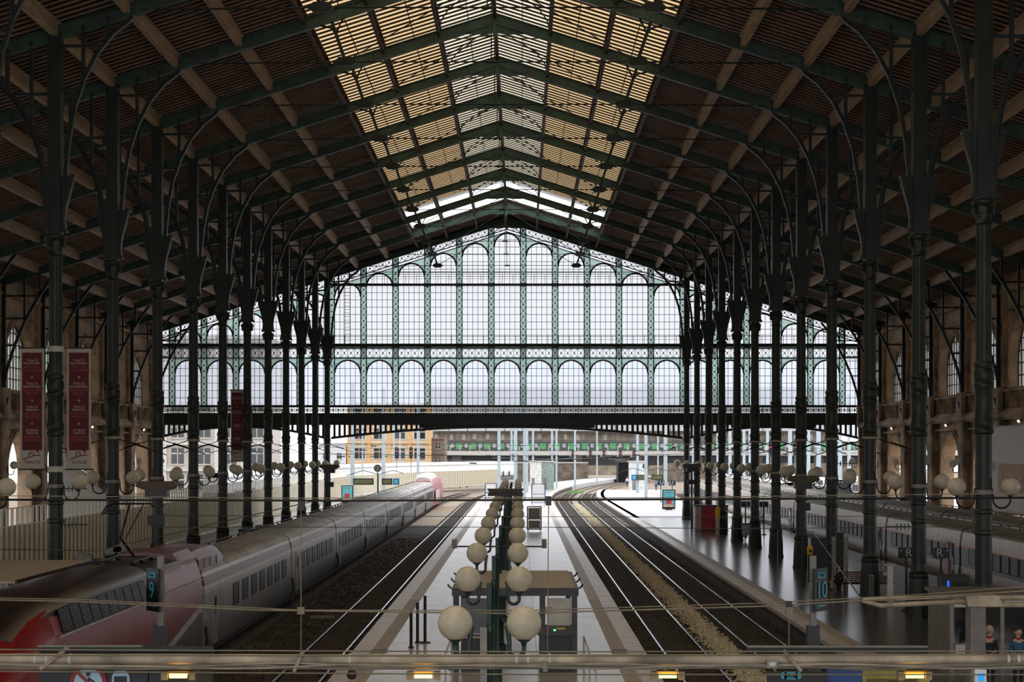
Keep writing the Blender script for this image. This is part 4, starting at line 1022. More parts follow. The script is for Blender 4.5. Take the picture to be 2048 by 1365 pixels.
# ================================================================ banners
def banner(xc, y, z0, z1, w, label, txt=True):
    t = thing('hanging_banner', label, 'banner', (xc, y, 0)); h = z1 - z0
    MB().b6(-w / 2, w / 2, -.015, .015, z0, z1).build('cloth', BANW, t)
    q = MB(); q.b6(-w * .41, w * .41, -.03, -.016, z0 + h * .155, z1 - h * .035)
    q.prism([(w * .15, z0 + h * .157), (w * .27, z0 + h * .125), (w * .27, z0 + h * .157)], -.03, -.016); q.build('crimson_field', CRIM, t)
    MB().tube([(-w / 2 - .08, 0, z1 + .02), (w / 2 + .1, 0, z1 + .02)], .035, 6).build('top_rod', DARKG, t); MB().tube([(-w / 2 - .08, 0, z0 - .02), (w / 2 + .1, 0, z0 - .02)], .035, 6).build('bottom_rod', DARKG, t)
    for i, (a, b, c, d) in enumerate((('THALYS', 'PLATFORM', 'WELCOME', 'TO OUR WORLD'), ('THALYS', 'BAHNSTEIG', 'WILLKOMMEN', 'BEI UNS'), ('THALYS', 'PERRON', 'VAN HARTE', 'WELKOM'), ('LE QUAI', 'THALYS', 'BIENVENUE', 'CHEZ NOUS'))):
        zt_ = z1 - h * (.10 + .193 * i)
        for j, (s_, m_) in enumerate(((a, TXTW), (b, TXTW), (c, TXTR), (d, TXTR))): text(s_, .135, (0, -.035, zt_ - j * .125 - (.03 if j > 1 else 0)), m_, t)
        if i < 3: q = MB(); q.b6(-.045, .045, -.04, -.03, zt_ - .71, zt_ - .68); q.b6(-.015, .015, -.04, -.03, zt_ - .74, zt_ - .65); q.build('cross_mark', TXTW, t)
    q = MB(); P = [(-.36, 0, z0 + .40), (-.1, 0, z0 + .50), (.1, 0, z0 + .56), (.34, 0, z0 + .58)]; q.tube([(a, -.03, c) for a, b, c in P], .018, 4)
    P = [(-.14, 0, z0 + .54), (-.1, 0, z0 + .66), (.05, 0, z0 + .70), (.1, 0, z0 + .62), (.02, 0, z0 + .58)]; q.tube([(a, -.03, c) for a, b, c in P], .018, 4); q.build('emblem', TXTD, t)
    text('THALYS', .155, (0, -.03, z0 + .27), TXTD, t, sx=1.15)
    return t
cx = X0 - HN
banner(cx - .97, YK(1), 6.15, 11.15, 1.0, 'tall crimson banner with pale lettering, hung on the wall side of its column')
banner(cx + .97, YK(1), 6.15, 11.15, 1.0, 'tall crimson banner with pale lettering, hung on the track side of its column')
banner(cx - .72, YK(6), 6.15, 11.15, .9, 'distant crimson banner half hidden behind columns')
M_b2 = MB().lathe([(.32, 0), (.33, .02), (.33, .22), (.32, .24)], n=20).mesh('pale_clamp', OFFW)
for z in (6.02, 11.0): tag(ob('column_clamp', M_b2, None, None, (cx, YK(1), z)), 'pale metal clamp holding the two crimson banners, %s one' % ('lower' if z < 7 else 'upper'), 'clamp')

# ================================================================ fence on the train side
ft = thing('platform_fence', 'long cream fence of upright bars behind the column row and curving away outside', 'fence', (-26, 60, 0))
def xfe(y): return bend(y + 60, .0020, 235)
ys = [0]
while ys[-1] < 278: ys.append(ys[-1] + (20 if ys[-1] < 160 else 6))
for nme, z, th in (('top_rail', 3.95, .06), ('middle_rail', 3.05, .06), ('bottom_rail', .15, .05)):
    q = MB(); [q.beam((xfe(a), a, z), (xfe(b), b, z), .07, th) for a, b in zip(ys[:-1], ys[1:])]; q.build(nme, FENCE, ft)
q = MB(); [q.beam((xfe(a) - .05, a, 1.6), (xfe(b) - .05, b, 1.6), .02, 2.9) for a, b in zip(ys[:-1], ys[1:])]; q.build('mesh_infill', MESH, ft, 'stuff')
um = MB().b6(-.03, .05, -.055, .055, 0, 3.95).mesh('upright', FENCE)
y = .3; n = 0
while n < 270 and y < 276: ob('upright', um, ft, None, (xfe(y) + .03, y, 0)); y += .9 if y < 150 else 1.15; n += 1
q = MB(); y2 = .75
while y2 < 276: q.b6(xfe(y2) - .015, xfe(y2) + .015, y2 - .02, y2 + .02, 3.05, 3.95); y2 += .45 if y2 < 150 else .6
q.build('thin_balusters', FENCE, ft, 'stuff')
# ================================================================ people
def skin_obj(name, verts, edges, radii, m, parent, sub=1, root=0):
    me = bpy.data.meshes.new(name); me.from_pydata(verts, edges, []); me.materials.append(m)
    o = ob(name, me, parent); sk = o.modifiers.new('skin', 'SKIN'); sk.use_smooth_shade = True
    for i, v in enumerate(me.skin_vertices[0].data): v.radius = (radii[i], radii[i]); v.use_root = (i == root)
    s = o.modifiers.new('sub', 'SUBSURF'); s.levels = sub; s.render_levels = sub
    return o
def person(x, y, z, rz, label, jacket, trousers, hair, pose='stand', h=1.72, bun=False, bare=False, scarf=None):
    t = thing('person', label, 'person', (x, y, z), rz); k = h / 1.72
    sit = pose == 'sit'; hz = .47 if sit else .92
    P = {'pel': (0, 0, hz), 'wa': (0, 0, hz + .16), 'ch': (0, -.01, hz + .40), 'nk': (0, 0, hz + .54), 'hd': (0, -.02, hz + .62), 'ht': (0, -.02, hz + .74)}
    if pose == 'lean': P.update({'ch': (0, -.06, hz + .39), 'nk': (0, -.08, hz + .53), 'hd': (0, -.11, hz + .60), 'ht': (0, -.12, hz + .72)})
    step = .16 if pose == 'walk' else 0
    for s, n in ((-1, 'l'), (1, 'r')):
        cx_, cy_, cz_ = P['ch']; P['sh' + n] = (s * .18, cy_, cz_ + .06)
        if sit: P['el' + n] = (s * .22, -.06, hz + .24); P['wr' + n] = (s * .12, -.30, hz + .14); P['hd' + n] = (s * .10, -.37, hz + .13)
        else: P['el' + n] = (s * .25, cy_ + .02 - s * step * .5, cz_ - .24); P['wr' + n] = (s * .25, cy_ - .08 - s * step, cz_ - .47); P['hd' + n] = (s * .245, cy_ - .10 - s * step, cz_ - .56)
        P['hp' + n] = (s * .10, 0, hz - .03)
        if sit: P['kn' + n] = (s * .10, -.44, .47); P['an' + n] = (s * .09, -.42, .08); P['to' + n] = (s * .09, -.56, .04)
        else: P['kn' + n] = (s * .10, -.03 + s * step, .49); P['an' + n] = (s * .10, .02 + s * step * 1.6, .08); P['to' + n] = (s * .11, -.13 + s * step * 1.6, .035)
    V = []; I = {}
    def v(n, p=None):
        I[n] = len(V); V.append(tuple(c * k for c in (p or P[n])))
    Rr = []
    rad = dict(pel=.135, wa=.115, ch=.135, nk=.055, hd=.075, ht=.07, sh=.062, el=.042, wr=.028, hd_=.034, hp=.09, kn=.058, an=.038, to=.033)
    for n in ('pel', 'wa', 'ch', 'nk', 'hd', 'ht'): v(n); Rr.append(rad[n])
    E = [(0, 1), (1, 2), (2, 3), (3, 4), (4, 5)]
    for s in 'lr':
        for n in ('sh', 'el', 'wr', 'hd'): v(n + s); Rr.append(rad['hd_'] if n == 'hd' else rad[n])
        E += [(I['ch'], I['sh' + s]), (I['sh' + s], I['el' + s]), (I['el' + s], I['wr' + s]), (I['wr' + s], I['hd' + s])]
        hx, hy, hz_ = P['hd' + s]; q = 1 if s == 'r' else -1
        for f in range(5):                                       # thumb and four unequal curled fingers
            L = (.045, .075, .085, .078, .06)[f]; ox = (-.02, -.028, -.009, .010, .028)[f]
            a = (hx + (q * -.03 if f == 0 else 0), hy + ox, hz_ - (.0 if f == 0 else .02)); b = (a[0] - q * .006, a[1] - (.02 if f == 0 else 0), a[2] - L * .55); c = (a[0] - q * .022, a[1] - (.025 if f == 0 else .004), a[2] - L)
            for nn, p_ in (('a', a), ('b', b), ('c', c)): v('f%d%s%s' % (f, s, nn), p_); Rr.append(.009)
            E += [(I['hd' + s], I['f%d%sa' % (f, s)]), (I['f%d%sa' % (f, s)], I['f%d%sb' % (f, s)]), (I['f%d%sb' % (f, s)], I['f%d%sc' % (f, s)])]
        for n in ('hp', 'kn', 'an', 'to'): v(n + s); Rr.append(rad[n])
        E += [(0, I['hp' + s]), (I['hp' + s], I['kn' + s]), (I['kn' + s], I['an' + s]), (I['an' + s], I['to' + s])]
    skin_obj('body', V, E, [r * k for r in Rr], SKINM, t, 1)
    # jacket, trousers, shoes: slightly larger skins that follow the body
    def sub_skin(name, ns, ed, scale, m):
        vs_ = [tuple(c * k for c in P[n]) for n in ns]; rr = [rad[{'shl': 'sh', 'shr': 'sh', 'ell': 'el', 'elr': 'el', 'wrl': 'wr', 'wrr': 'wr', 'hpl': 'hp', 'hpr': 'hp', 'knl': 'kn', 'knr': 'kn', 'anl': 'an', 'anr': 'an', 'tol': 'to', 'tor': 'to'}.get(n, n)] * scale * k for n in ns]
        return skin_obj(name, vs_, [(ns.index(a), ns.index(b)) for a, b in ed], rr, m, t, 1)
    sub_skin('jacket', ['pel', 'wa', 'ch', 'shl', 'ell', 'wrl', 'shr', 'elr', 'wrr'], [('pel', 'wa'), ('wa', 'ch'), ('ch', 'shl'), ('shl', 'ell'), ('ell', 'wrl'), ('ch', 'shr'), ('shr', 'elr'), ('elr', 'wrr')], 1.16, jacket)
    if not bare: sub_skin('trousers', ['pel', 'hpl', 'knl', 'anl', 'hpr', 'knr', 'anr'], [('pel', 'hpl'), ('hpl', 'knl'), ('knl', 'anl'), ('pel', 'hpr'), ('hpr', 'knr'), ('knr', 'anr')], 1.18, trousers)
    else: sub_skin('skirt', ['pel', 'hpl', 'knl', 'hpr', 'knr'], [('pel', 'hpl'), ('hpl', 'knl'), ('pel', 'hpr'), ('hpr', 'knr')], 1.2, trousers)
    for s in 'lr': sub_skin('shoe', ['an' + s, 'to' + s], [('an' + s, 'to' + s)], 1.3, CLOTH_K)
    hx, hy, hz_ = [c * k for c in P['ht']]
    q = MB().ball((hx, hy, hz_ + .0), .105 * k, 16, 10, 1.18); q.build('head', SKINM, t, smooth=True)
    q = MB().ball((hx, hy + .022 * k, hz_ + .03 * k), .115 * k, 16, 10, 1.05)
    if bun: q.ball((hx, hy + .09, hz_ - .08), .09, 12, 8, 1.8)
    q.build('hair', hair, t, smooth=True)
    q = MB().prism([(hy - .098 * k, hz_ + .01), (hy - .128 * k, hz_ - .03), (hy - .098 * k, hz_ - .035)], hx - .013, hx + .013, 'x'); q.build('nose', SKINM, t)
    for s in (-1, 1):
        MB().ball((hx + s * .037 * k, hy - .093 * k, hz_ + .008), .011, 8, 6).build('eye', CLOTH_K, t); MB().ball((hx + s * .103 * k, hy, hz_ - .005), .022, 8, 6, 1.5).build('ear', SKINM, t)
    MB().box((hx, hy - .098 * k, hz_ - .06 * k), (.045, .012, .01)).build('mouth', mat('lip', (.35, .12, .1)), t)
    if scarf: MB().lathe([(.07, -.03), (.085, 0), (.07, .05)], [c * k for c in P['nk']], 12).build('scarf', scarf, t, smooth=True)
    return t
person(15.75, 85.6, 0, R(-75), 'woman with long dark hair sitting beside the slatted bench, bare legs', CLOTH_K, CLOTH_K, HAIR, 'sit', 1.68, True, True)
person(13.65, 50.4, 0, R(140), 'person with short grey blond hair and red scarf at the booth counter', CLOTH_K, CLOTH_K, HAIRB, 'stand', 1.74, scarf=CLOTH_R)
person(14.42, 50.2, 0, R(10), 'person in blue jacket with red collar facing the track-sign side of the booth'.replace('track-sign side of the booth', 'camera beside the booth'), mat('blue_jacket_cloth', (.02, .09, .17), .8), CLOTH_K, HAIR, 'stand', 1.72, scarf=CLOTH_R)
person(-3.95, 40.4, 0, R(180), 'dark-haired person walking away on the central platform, only the head showing', CLOTH_K, CLOTH_K, HAIR, 'walk', 1.72)
person(19.5, 318, 0, R(20), 'distant walker in white top and dark trousers by the curved tracks', CLOTH_W, CLOTH_N, HAIR, 'walk', 1.9)
person(22.8, 292, 0, R(160), 'distant figure in blue on the far bright platform', mat('bright_blue_cloth', (.03, .15, .45), .8), CLOTH_N, HAIR, 'lean', 1.75)

# ================================================================ polished platform furniture
t = thing('slatted_bench', 'long dark-framed bench with red-brown slatted backs by an iron column', 'bench', (16.0, 84.6, 0))
for a in range(2):
    x = .35 + a * 1.25
    for i in range(5): MB().b6(x - .55, x + .55, -.02, .02, .52 + i * .10, .60 + i * .10).build('slat', WOOD, t)
    for i in range(4): MB().b6(x - .55, x + .55, .08 + i * .11, .17 + i * .11, .44, .47).build('seat_slat', WOOD, t)
for x in (-.2, .97, 2.15): MB().b6(x - .04, x + .04, -.05, .5, .0, .44).build('leg', BLACK, t)
MB().b6(-.3, 2.25, .0, .08, .36, .44).build('frame', BLACK, t)
def board(x, y, w, h, label, m, cat='panel', posts=False, d=.18, top=None):
    t = thing('display_board' if cat == 'panel' else cat.replace(' ', '_'), label, cat, (x, y, 0))
    MB().b6(-w / 2, w / 2, 0, d, .12 if posts else 0, h).build('cabinet', m, t)
    MB().b6(-w / 2 - .03, w / 2 + .03, -.03, d + .03, 0 if not posts else .05, .10).build('plinth', DARKG, t)
    if posts:
        for s in (-1, 1): MB().b6(s * w / 2 - .04, s * w / 2 + .04, -.04, d + .04, 0, h + .02).build('side_post', top or GREY, t)
    return t
t = board(16.95, 98.4, .9, 1.95, 'black rectangular totem between two column pedestals', BLACK, 'totem', d=.35)
t = board(16.5, 86.5, .55, 1.55, 'dark board', BLACK); bpy.data.objects.remove(t.children[0]); [bpy.data.objects.remove(c) for c in list(t.children)]; bpy.data.objects.remove(t)
t = thing('information_stand', 'dark noticeboard held between two pale flat posts beside the seated woman', 'noticeboard', (16.15, 87.6, 0))
for s in (-1, 1): MB().b6(s * .32 - .09, s * .32 + .09, -.03, .03, 0, 2.55).build('pale_post', GREY, t)
MB().b6(-.2, .2, .0, .12, 0, 2.75).build('board', BLACK, t)
t = thing('ticket_validator', 'slim dark ticket validator with a yellow head by a column pedestal', 'validator', (15.95, 95.5, 0))
MB().b6(-.13, .13, -.1, .1, 0, 1.15).build('body', BLACK, t); MB().lathe([(.14, 1.15), (.17, 1.2), (.17, 1.55), (.1, 1.65)], n=10).build('yellow_head', YELL, t); MB().b6(-.08, .08, -.2, -.16, 1.3, 1.42).build('slot', BLACK, t)
t = board(17.25, 68.6, 1.1, 1.95, 'tall black vending machine with a small blue light beside a pedestal', BLACK, 'vending machine', d=.8)
MB().b6(-.35, -.27, -.02, 0, 1.45, 1.75).build('blue_light', mat('blue_light', (.02, .1, .8), emit=(.02, .12, .9), estr=1.2), t); MB().b6(-.15, .45, -.01, 0, .5, 1.7).build('glass_front', GLD, t)
t = thing('white_bollard_post', 'white square post standing free on the polished platform', 'post', (16.85, 79.0, 0)); MB().b6(-.12, .12, -.12, .12, 0, 1.65).build('shaft', WHITE, t); MB().b6(-.22, .22, -.2, .2, 1.65, 1.72).build('cap', OFFW, t); MB().b6(-.3, -.12, -.1, .1, 1.2, 1.35).build('reader', OFFW, t)
t = thing('grey_post', 'short grey post between pedestal and white post', 'post', (16.25, 80.2, 0)); MB().b6(-.1, .1, -.1, .1, 0, 1.1).build('shaft', mat('green_grey', (.09, .10, .09)), t); MB().b6(-.11, .11, -.11, .11, 1.1, 1.14).build('cap', GREY, t)
t = thing('black_post', 'thin black post on the platform before the second row of pedestals', 'post', (15.9, 106.5, 0)); MB().b6(-.1, .1, -.08, .08, 0, 1.95).build('shaft', BLACK, t); MB().b6(-.12, .12, -.1, .1, 1.95, 2.0).build('cap', DARKG, t)
# R and S letter signs
def letter_sign(x, y, L, side, label, w=.72, z=2.27, h=.46, pole=True, small=True):
    t = thing('platform_letter_sign', label, 'sign', (x, y, 0)); MB().b6(-w / 2, w / 2, -.05, .05, z, z + h).build('panel', BLACK, t)
    text(L, h * 1.05, (side * w * .12, -.06, z + h * .5), OFFW, t, name='letter')
    if small: MB().tube([(-side * w * .35, -.065, z + h * .75), (-side * w * .35, -.05, z + h * .75)], .05, 12).build('clock_mark', CYAN, t)
    if pole: MB().tube([(0, .03, 0), (0, .03, z)], .055, 6).build('pole', BLACK, t); MB().lathe([(.2, .0), (.2, .05), (.06, .09)], n=10).build('foot', BLACK, t)
    return t
letter_sign(16.6, 74.5, 'R', 1, 'black platform sign with white letter R, on the track side of a column')
letter_sign(18.1, 74.5, 'R', -1, 'black platform sign with white letter R, on the train side of a column')
letter_sign(18.3, 141, 'S', 1, 'black platform sign with white letter S, on the track side of a column')
letter_sign(19.8, 141, 'S', -1, 'black platform sign with white letter S, on the train side of a column')
letter_sign(18.6, 230, 'U', 1, 'distant black sign with white letter U nearer the poster panel', .9, 2.2, .7)
letter_sign(20.1, 230, 'U', -1, 'distant black sign with white letter U nearer the trains', .9, 2.2, .7)
letter_sign(34.6, 200, 'U', 1, 'small distant sign with letter U behind the trains, first of two', .6, 2.9, .5)
letter_sign(36.2, 200, 'U', -1, 'small distant sign with letter U behind the trains, second of two', .6, 2.9, .5)
# red kiosk, yellow-topped pole, luggage trolley
t = thing('red_kiosk', 'red kiosk with a pale striped side on the far polished platform', 'kiosk', (16.6, 148, 0))
MB().b6(-1.12, 1.1, 0, 1.6, .05, 2.1).build('red_front', RED, t); MB().b6(-1.7, -1.12, .03, 1.6, .05, 2.1).build('pale_shell', OFFW, t)
sm = MB().b6(0, .10, -.0, .03, .05, 2.1).mesh('side_board', mat('pinkish_panel', (.55, .42, .38), .6))
for i in range(5): ob('side_board', sm, t, None, (-1.7 + i * .116, 0, 0))
MB().b6(-1.76, 1.18, -.05, 1.65, 2.1, 2.2).build('roof', DARKG, t); MB().b6(-1.76, 1.18, -.05, 1.65, 0, .05).build('plinth', BLACK, t); MB().b6(-1.15, -1.08, -.02, 0, .05, 2.1).build('joint', BLACK, t)
t = thing('yellow_topped_pole', 'stout pole, pale below and yellow above, before the red kiosk', 'pole', (16.1, 141.5, 0)); MB().tube([(0, 0, 0), (0, 0, 1.35)], .17, 12).build('pale_base', OFFW, t); MB().lathe([(.19, 1.35), (.19, 2.1), (.14, 2.2), (.03, 2.3), (.02, 2.9)], n=12).build('yellow_top', YELL, t)
t = thing('luggage_trolley', 'small flat luggage trolley beside the red kiosk', 'trolley', (18.9, 146.6, 0)); MB().b6(-1.1, 1.1, -.4, .4, .35, .45).build('deck', GREY, t); MB().b6(.9, 1.1, -.4, .4, .45, 1.1).build('end_frame', DARKG, t); q = MB(); [q.tube([(a, b, .17), (a, b + .06, .17)], .17, 10) for a in (-.8, .8) for b in (-.4, .34)]; q.build('wheels', BLACK, t)
t = thing('litter_bin', 'pale blue-grey hanging bag bin at the foot of a pedestal', 'bin', (17.0, 131, 0)); MB().lathe([(.12, .25), (.26, .6), (.30, 1.3)], n=12).build('bag', mat('pale_bag', (.35, .42, .45), .4), t); MB().lathe([(.31, 1.28), (.33, 1.33), (.31, 1.38)], n=12).build('hoop', BLACK, t); MB().b6(-.03, .03, .3, .36, 0, 1.4).build('stand', BLACK, t)
# teal poster panels
def poster_panel(x, y, label, w=1.5):
    t = thing('poster_panel', label, 'advertising panel', (x, y, 0)); MB().b6(-w / 2, w / 2, 0, .25, .1, 2.35).build('case', BLACK, t); MB().b6(-w / 2 + .12, w / 2 - .12, -.02, 0, .35, 2.25).build('poster', TEAL, t)
    q = MB().b6(-w / 2 + .12, w / 2 - .12, -.03, -.02, .35, .62); q.build('sand_band', mat('sand_print', (.62, .42, .3)), t); q = MB().b6(-.32, .32, -.035, -.02, .7, 1.3); q.build('red_block', mat('red_print', (.55, .03, .04)), t); text('MARC LEVY', .2, (0, -.03, 2.0), MATS['red_print'], t); MB().b6(-.4, .4, 0, .25, 0, .1).build('foot', DARKG, t)
    return t
poster_panel(17.0, 199, 'teal poster with red title in a black case on the polished platform')
poster_panel(-22.4, 223, 'teal poster with red title in a black case beyond the crimson train')
# round clocks and departure boards hanging on poles
def clock_group(x, y, zc, label, disp, lab2):
    t = thing('station_clock', label, 'clock', (x, y, 0)); MB().tube([(0, -.12, zc), (0, .12, zc)], .5, 20).build('rim', BLACK, t); MB().tube([(0, -.14, zc), (0, -.12, zc)], .42, 20).build('dial', mat('dark_dial', (.05, .06, .05)), t)
    q = MB(); q.beam((0, -.15, zc), (.18, -.15, zc + .2), .03, .05, (0, 1, 0)); q.beam((0, -.15, zc), (-.05, -.15, zc - .33), .02, .04, (0, 1, 0)); q.build('hands', YELL, t); MB().tube([(0, 0, 0), (0, 0, zc - .5)], .07, 8).build('pole', BLACK, t)
    t = thing('departure_boards', lab2, 'departure board', (x, y + .8, 0)); q = MB(); q.tube([(-4.2, 0, zc - 1.0), (-2, 0, zc - .3), (0, 0, zc - .8), (2, 0, zc - .3), (3.4, 0, zc - .7)], .05, 6); q.build('arched_bracket', BLACK, t)
    for a, w in disp: MB().b6(a, a + w, -.15, .15, zc - 2.2, zc - 1.35).build('screen_case', BLUE if w < 1 else BLACK, t); MB().b6(a + .15, a + w - .15, -.17, -.15, zc - 2.05, zc - 1.5).build('screen', CYAN if w < 1 else mat('dim_screen', (.10, .11, .04)), t)
    MB().tube([(0, 0, 0), (0, 0, zc - .8)], .07, 8).build('pole', BLACK, t)
clock_group(-18.9, 228, 4.5, 'round dark station clock over the far end of the crimson train', ((-3.3, 2.7), (.5, 1.4), (2.0, .8)), 'row of dark departure boards under an arched bracket beyond the crimson train')
clock_group(19.8, 275, 4.3, 'round dark station clock above the far polished platform', ((-2.2, .8), (-1.3, 1.6), (1.0, 1.8)), 'row of dark departure boards above the far polished platform')
# dark mast with equipment heads (camera housings) on columns line
def hooded(x, y, z, label):
    t = thing('hooded_projector', label, 'projector', (x, y, 0)); q = MB(); q.prism([(-.85, z + .1), (-.5, z - .05), (.5, z - .05), (.85, z + .1), (.7, z + .3), (-.7, z + .3)], -.25, .45); q.build('hood', mat('brown_hood', (.09, .07, .05)), t); MB().b6(-.45, .45, -.2, .3, z - .38, z - .05).build('housing', DARKG, t); MB().tube([(0, 0, 0), (0, 0, z - .3)], .09, 8).build('mast', BLACK, t); MB().b6(-.35, .35, -.15, .15, z - 1.5, z - 1.1).build('speaker', BLACK, t)
hooded(-14.95, 71.0, 5.35, 'brown hooded projector on a dark mast behind the power car roof')
hooded(-15.4, 139, 5.45, 'brown hooded projector on a dark mast further along the crimson train')
hooded(14.6, 89.5, 5.3, 'brown hooded projector on a dark mast by the bench')
hooded(15.0, 152, 5.4, 'brown hooded projector on a dark mast near the red kiosk')
# train-side platform objects
def crate(x, y, label, w=1.25, h=1.9):
    t = thing('storage_cabinet', label, 'cabinet', (x, y, 0)); MB().b6(-w / 2, w / 2, 0, 1.6, .1, h).build('body', BLUE if False else DARKG, t); MB().b6(-w / 2 + .08, w / 2 - .08, -.03, 0, .9, h - .1).build('tan_panel', mat('tan_panel', (.36, .30, .22)), t); MB().b6(-w / 2 + .08, w / 2 - .08, -.03, 0, .15, .85).build('lower_panel', MATS['tan_panel'], t)
    for i in range(4): MB().b6(w / 2, w / 2 + .03, .08 + i * .38, .40 + i * .38, .2, h - .1).build('side_panel', OFFW, t)
    MB().b6(-w / 2 - .03, w / 2 + .06, -.05, 1.65, h, h + .06).build('lid', DARKG, t); q = MB(); [q.tube([(a, .1, .08), (a + .05, .1, .08)], .08, 8) for a in (-.4, .4)]; q.build('wheels', BLACK, t)
crate(-17.1, 108.5, 'dark cabinet with tan front panel behind the crimson train, nearer of two')
crate(-16.8, 113.5, 'dark cabinet with tan front panel behind the crimson train, further of two')
t = thing('green_topped_machine', 'small white machine with a green top by the first banner column', 'machine', (-18.6, 66.5, 0)); MB().b6(-.3, .3, 0, .4, 0, 1.3).build('body', OFFW, t); MB().b6(-.3, .3, 0, .4, 1.3, 1.55).build('green_top', mat('leaf_green_paint', (.12, .42, .05)), t); MB().b6(-.18, -.08, -.01, 0, .95, 1.1).build('slot', BLACK, t); MB().b6(.05, .15, -.01, 0, .95, 1.1).build('slot', BLACK, t)
t = thing('flat_canopy', 'flat tan plank canopy beside the train at the frame corner', 'canopy', (-17.6, 51.6, 0)); bm_ = MB().b6(-2.4, 2.5, .02, .98, 2.95, 3.02).mesh('roof_plank', ROOFW)
for i in range(10): ob('roof_plank', bm_, t, None, (0, i * 1.0, 0))
MB().b6(2.5, 2.58, 0, 10, 2.7, 3.05).build('fascia', BLACK, t)
for x, y in ((-2.2, .3), (2.3, .3), (-2.2, 9.6), (2.3, 9.6)): MB().b6(x - .06, x + .06, y - .06, y + .06, 0, 2.95).build('post', BLACK, t)
t = thing('flood_lamp_cluster', 'cluster of grey boxy floodlights on a mast behind the power car', 'floodlight', (-17.4, 72.5, 0)); MB().tube([(0, 0, 0), (0, 0, 2.6)], .07, 6).build('mast', BLACK, t)
for x, z, a in ((-.9, 2.45, .3), (.35, 2.75, -.3), (.7, 2.7, .4)): MB().box((x, 0, z), (.7, .35, .28), ry=a).build('lamp_head', GREY, t)
MB().b6(-1.1, .9, -.04, .04, 2.3, 2.38).build('arm', BLACK, t)
t = thing('slim_machine', 'slim dark upright machine on the platform behind the train', 'machine', (-16.8, 92, 0)); MB().b6(-.14, .14, -.1, .1, 0, 1.7).build('body', BLACK, t); MB().b6(-.06, .06, -.12, -.1, .9, 1.5).build('label_strip', OFFW, t)
t = thing('escalator', 'white-sided escalator rising behind the banner columns', 'escalator', (-34.2, 128, 0)); MB().prism([(0, 0), (7, 0), (1.4, 5.6), (0, 6.4)], 0, .2).build('side_panel', OFFW, t); MB().prism([(0, 0), (6.6, 0), (1.3, 5.3), (0, 6.0)], .2, 2.2).build('body', DARKG, t); MB().prism([(7.2, .7), (7.2, .8), (1.5, 6.5), (0, 7.3), (0, 7.2), (1.5, 6.4)], -.02, .1).build('handrail', BLACK, t)
# tall poster at the stone wall
t = thing('wall_poster', 'huge pale poster hung on the stone wall at the frame edge', 'poster', (WX[1] - .9, 117.5, 0)); MB().b6(-.08, 0, -5, 4.2, 2.6, 8.5).build('sheet', OFFW, t); MB().b6(-.1, -.08, -3.5, 2.5, 4.0, 6.0).build('print', mat('orange_print', (.5, .3, .2)), t); MB().b6(-.1, .02, -5, 4.2, 8.5, 8.6).build('rod', BLACK, t)

# booth at the frame's lower corner
t = thing('platform_booth', 'grey booth with dark windows at the frame corner of the polished platform', 'booth', (13.2, 53.2, 0))
MB().b6(0, 2.6, 0, .12, 0, 1.0).build('lower_front', mat('booth_grey', (.16, .145, .13), .5), t); MB().b6(0, 2.6, 0, .12, 2.1, 2.4).build('upper_band', OFFW, t); MB().b6(-.1, 2.7, -.15, 3.0, 2.4, 2.5).build('roof', MATS['booth_grey'], t)
for x in (0.05, .75, 1.6, 2.55): MB().b6(x - .06, x + .06, -.02, .14, 0, 2.4).build('mullion', GREY, t)
for a, b in ((.1, .7), (.82, 1.53), (1.68, 2.48)): MB().b6(a, b, .04, .08, 1.0, 2.1).build('window', GLD, t)
MB().b6(0, .1, .12, 2.9, 0, 2.4).build('side_wall', MATS['booth_grey'], t); MB().b6(.15, .55, -.04, 0, .55, .95).build('leaflets', OFFW, t); MB().b6(2.5, 2.6, .12, 2.9, 0, 2.4).build('side_wall', MATS['booth_grey'], t)

# ================================================================ pipes, cables, lamps and signs across the track heads
GYY = 20.0; SC = F / GYY
def gx(px): return (px - 1042) / SC
def gz(py): return CAMZ - (py - 900) / SC
t = thing('service_pipe', 'thick weathered pipe running across the whole foot of the picture', 'pipe', (0, GYY, gz(1318)))
MB().tube([(-7.5, 0, .0), (-2, 0, -.012), (2, 0, -.012), (7.2, 0, 0)], .062, 14).build('pipe', PIPE, t, smooth=True)
for px in (72, 95, 141, 1033, 1056, 1099, 2015, 2035, 700): MB().tube([(gx(px) - .015, 0, -.01), (gx(px) + .015, 0, -.01)], .068, 14).build('pale_clip', OFFW, t)
t = thing('thin_conduit', 'thinner conduit running just under the thick weathered pipe', 'pipe', (0, GYY + .02, gz(1336))); MB().tube([(-7.5, 0, -.0), (7.2, 0, .02)], .034, 10).build('conduit', PIPE, t, smooth=True); [MB().tube([(gx(p) - .02, 0, 0), (gx(p) + .02, 0, 0)], .04, 10).build('coupling', GREY, t) for p in (250, 520, 900, 1330, 1700)]
rg = random.Random(3)
for i in range(6):
    P = []; z0 = gz(1331) + rg.uniform(-.018, .018)
    for j in range(40): x = -7.4 + j * .375; P.append((x, GYY - .06 - .02 * (i % 3), z0 + .018 * math.sin(x * (.9 + .25 * i) + i * 1.7) + .01 * math.sin(x * 3.1 + i)))
    o = MB().tube(P, .010, 5).build('loose_cable', CABLE if i % 2 else mat('pale_cable', (.30, .26, .20)), None, smooth=True); tag(o, 'thin loose cable draped along the thick pipe', 'cable', 'cables draped along the pipe')
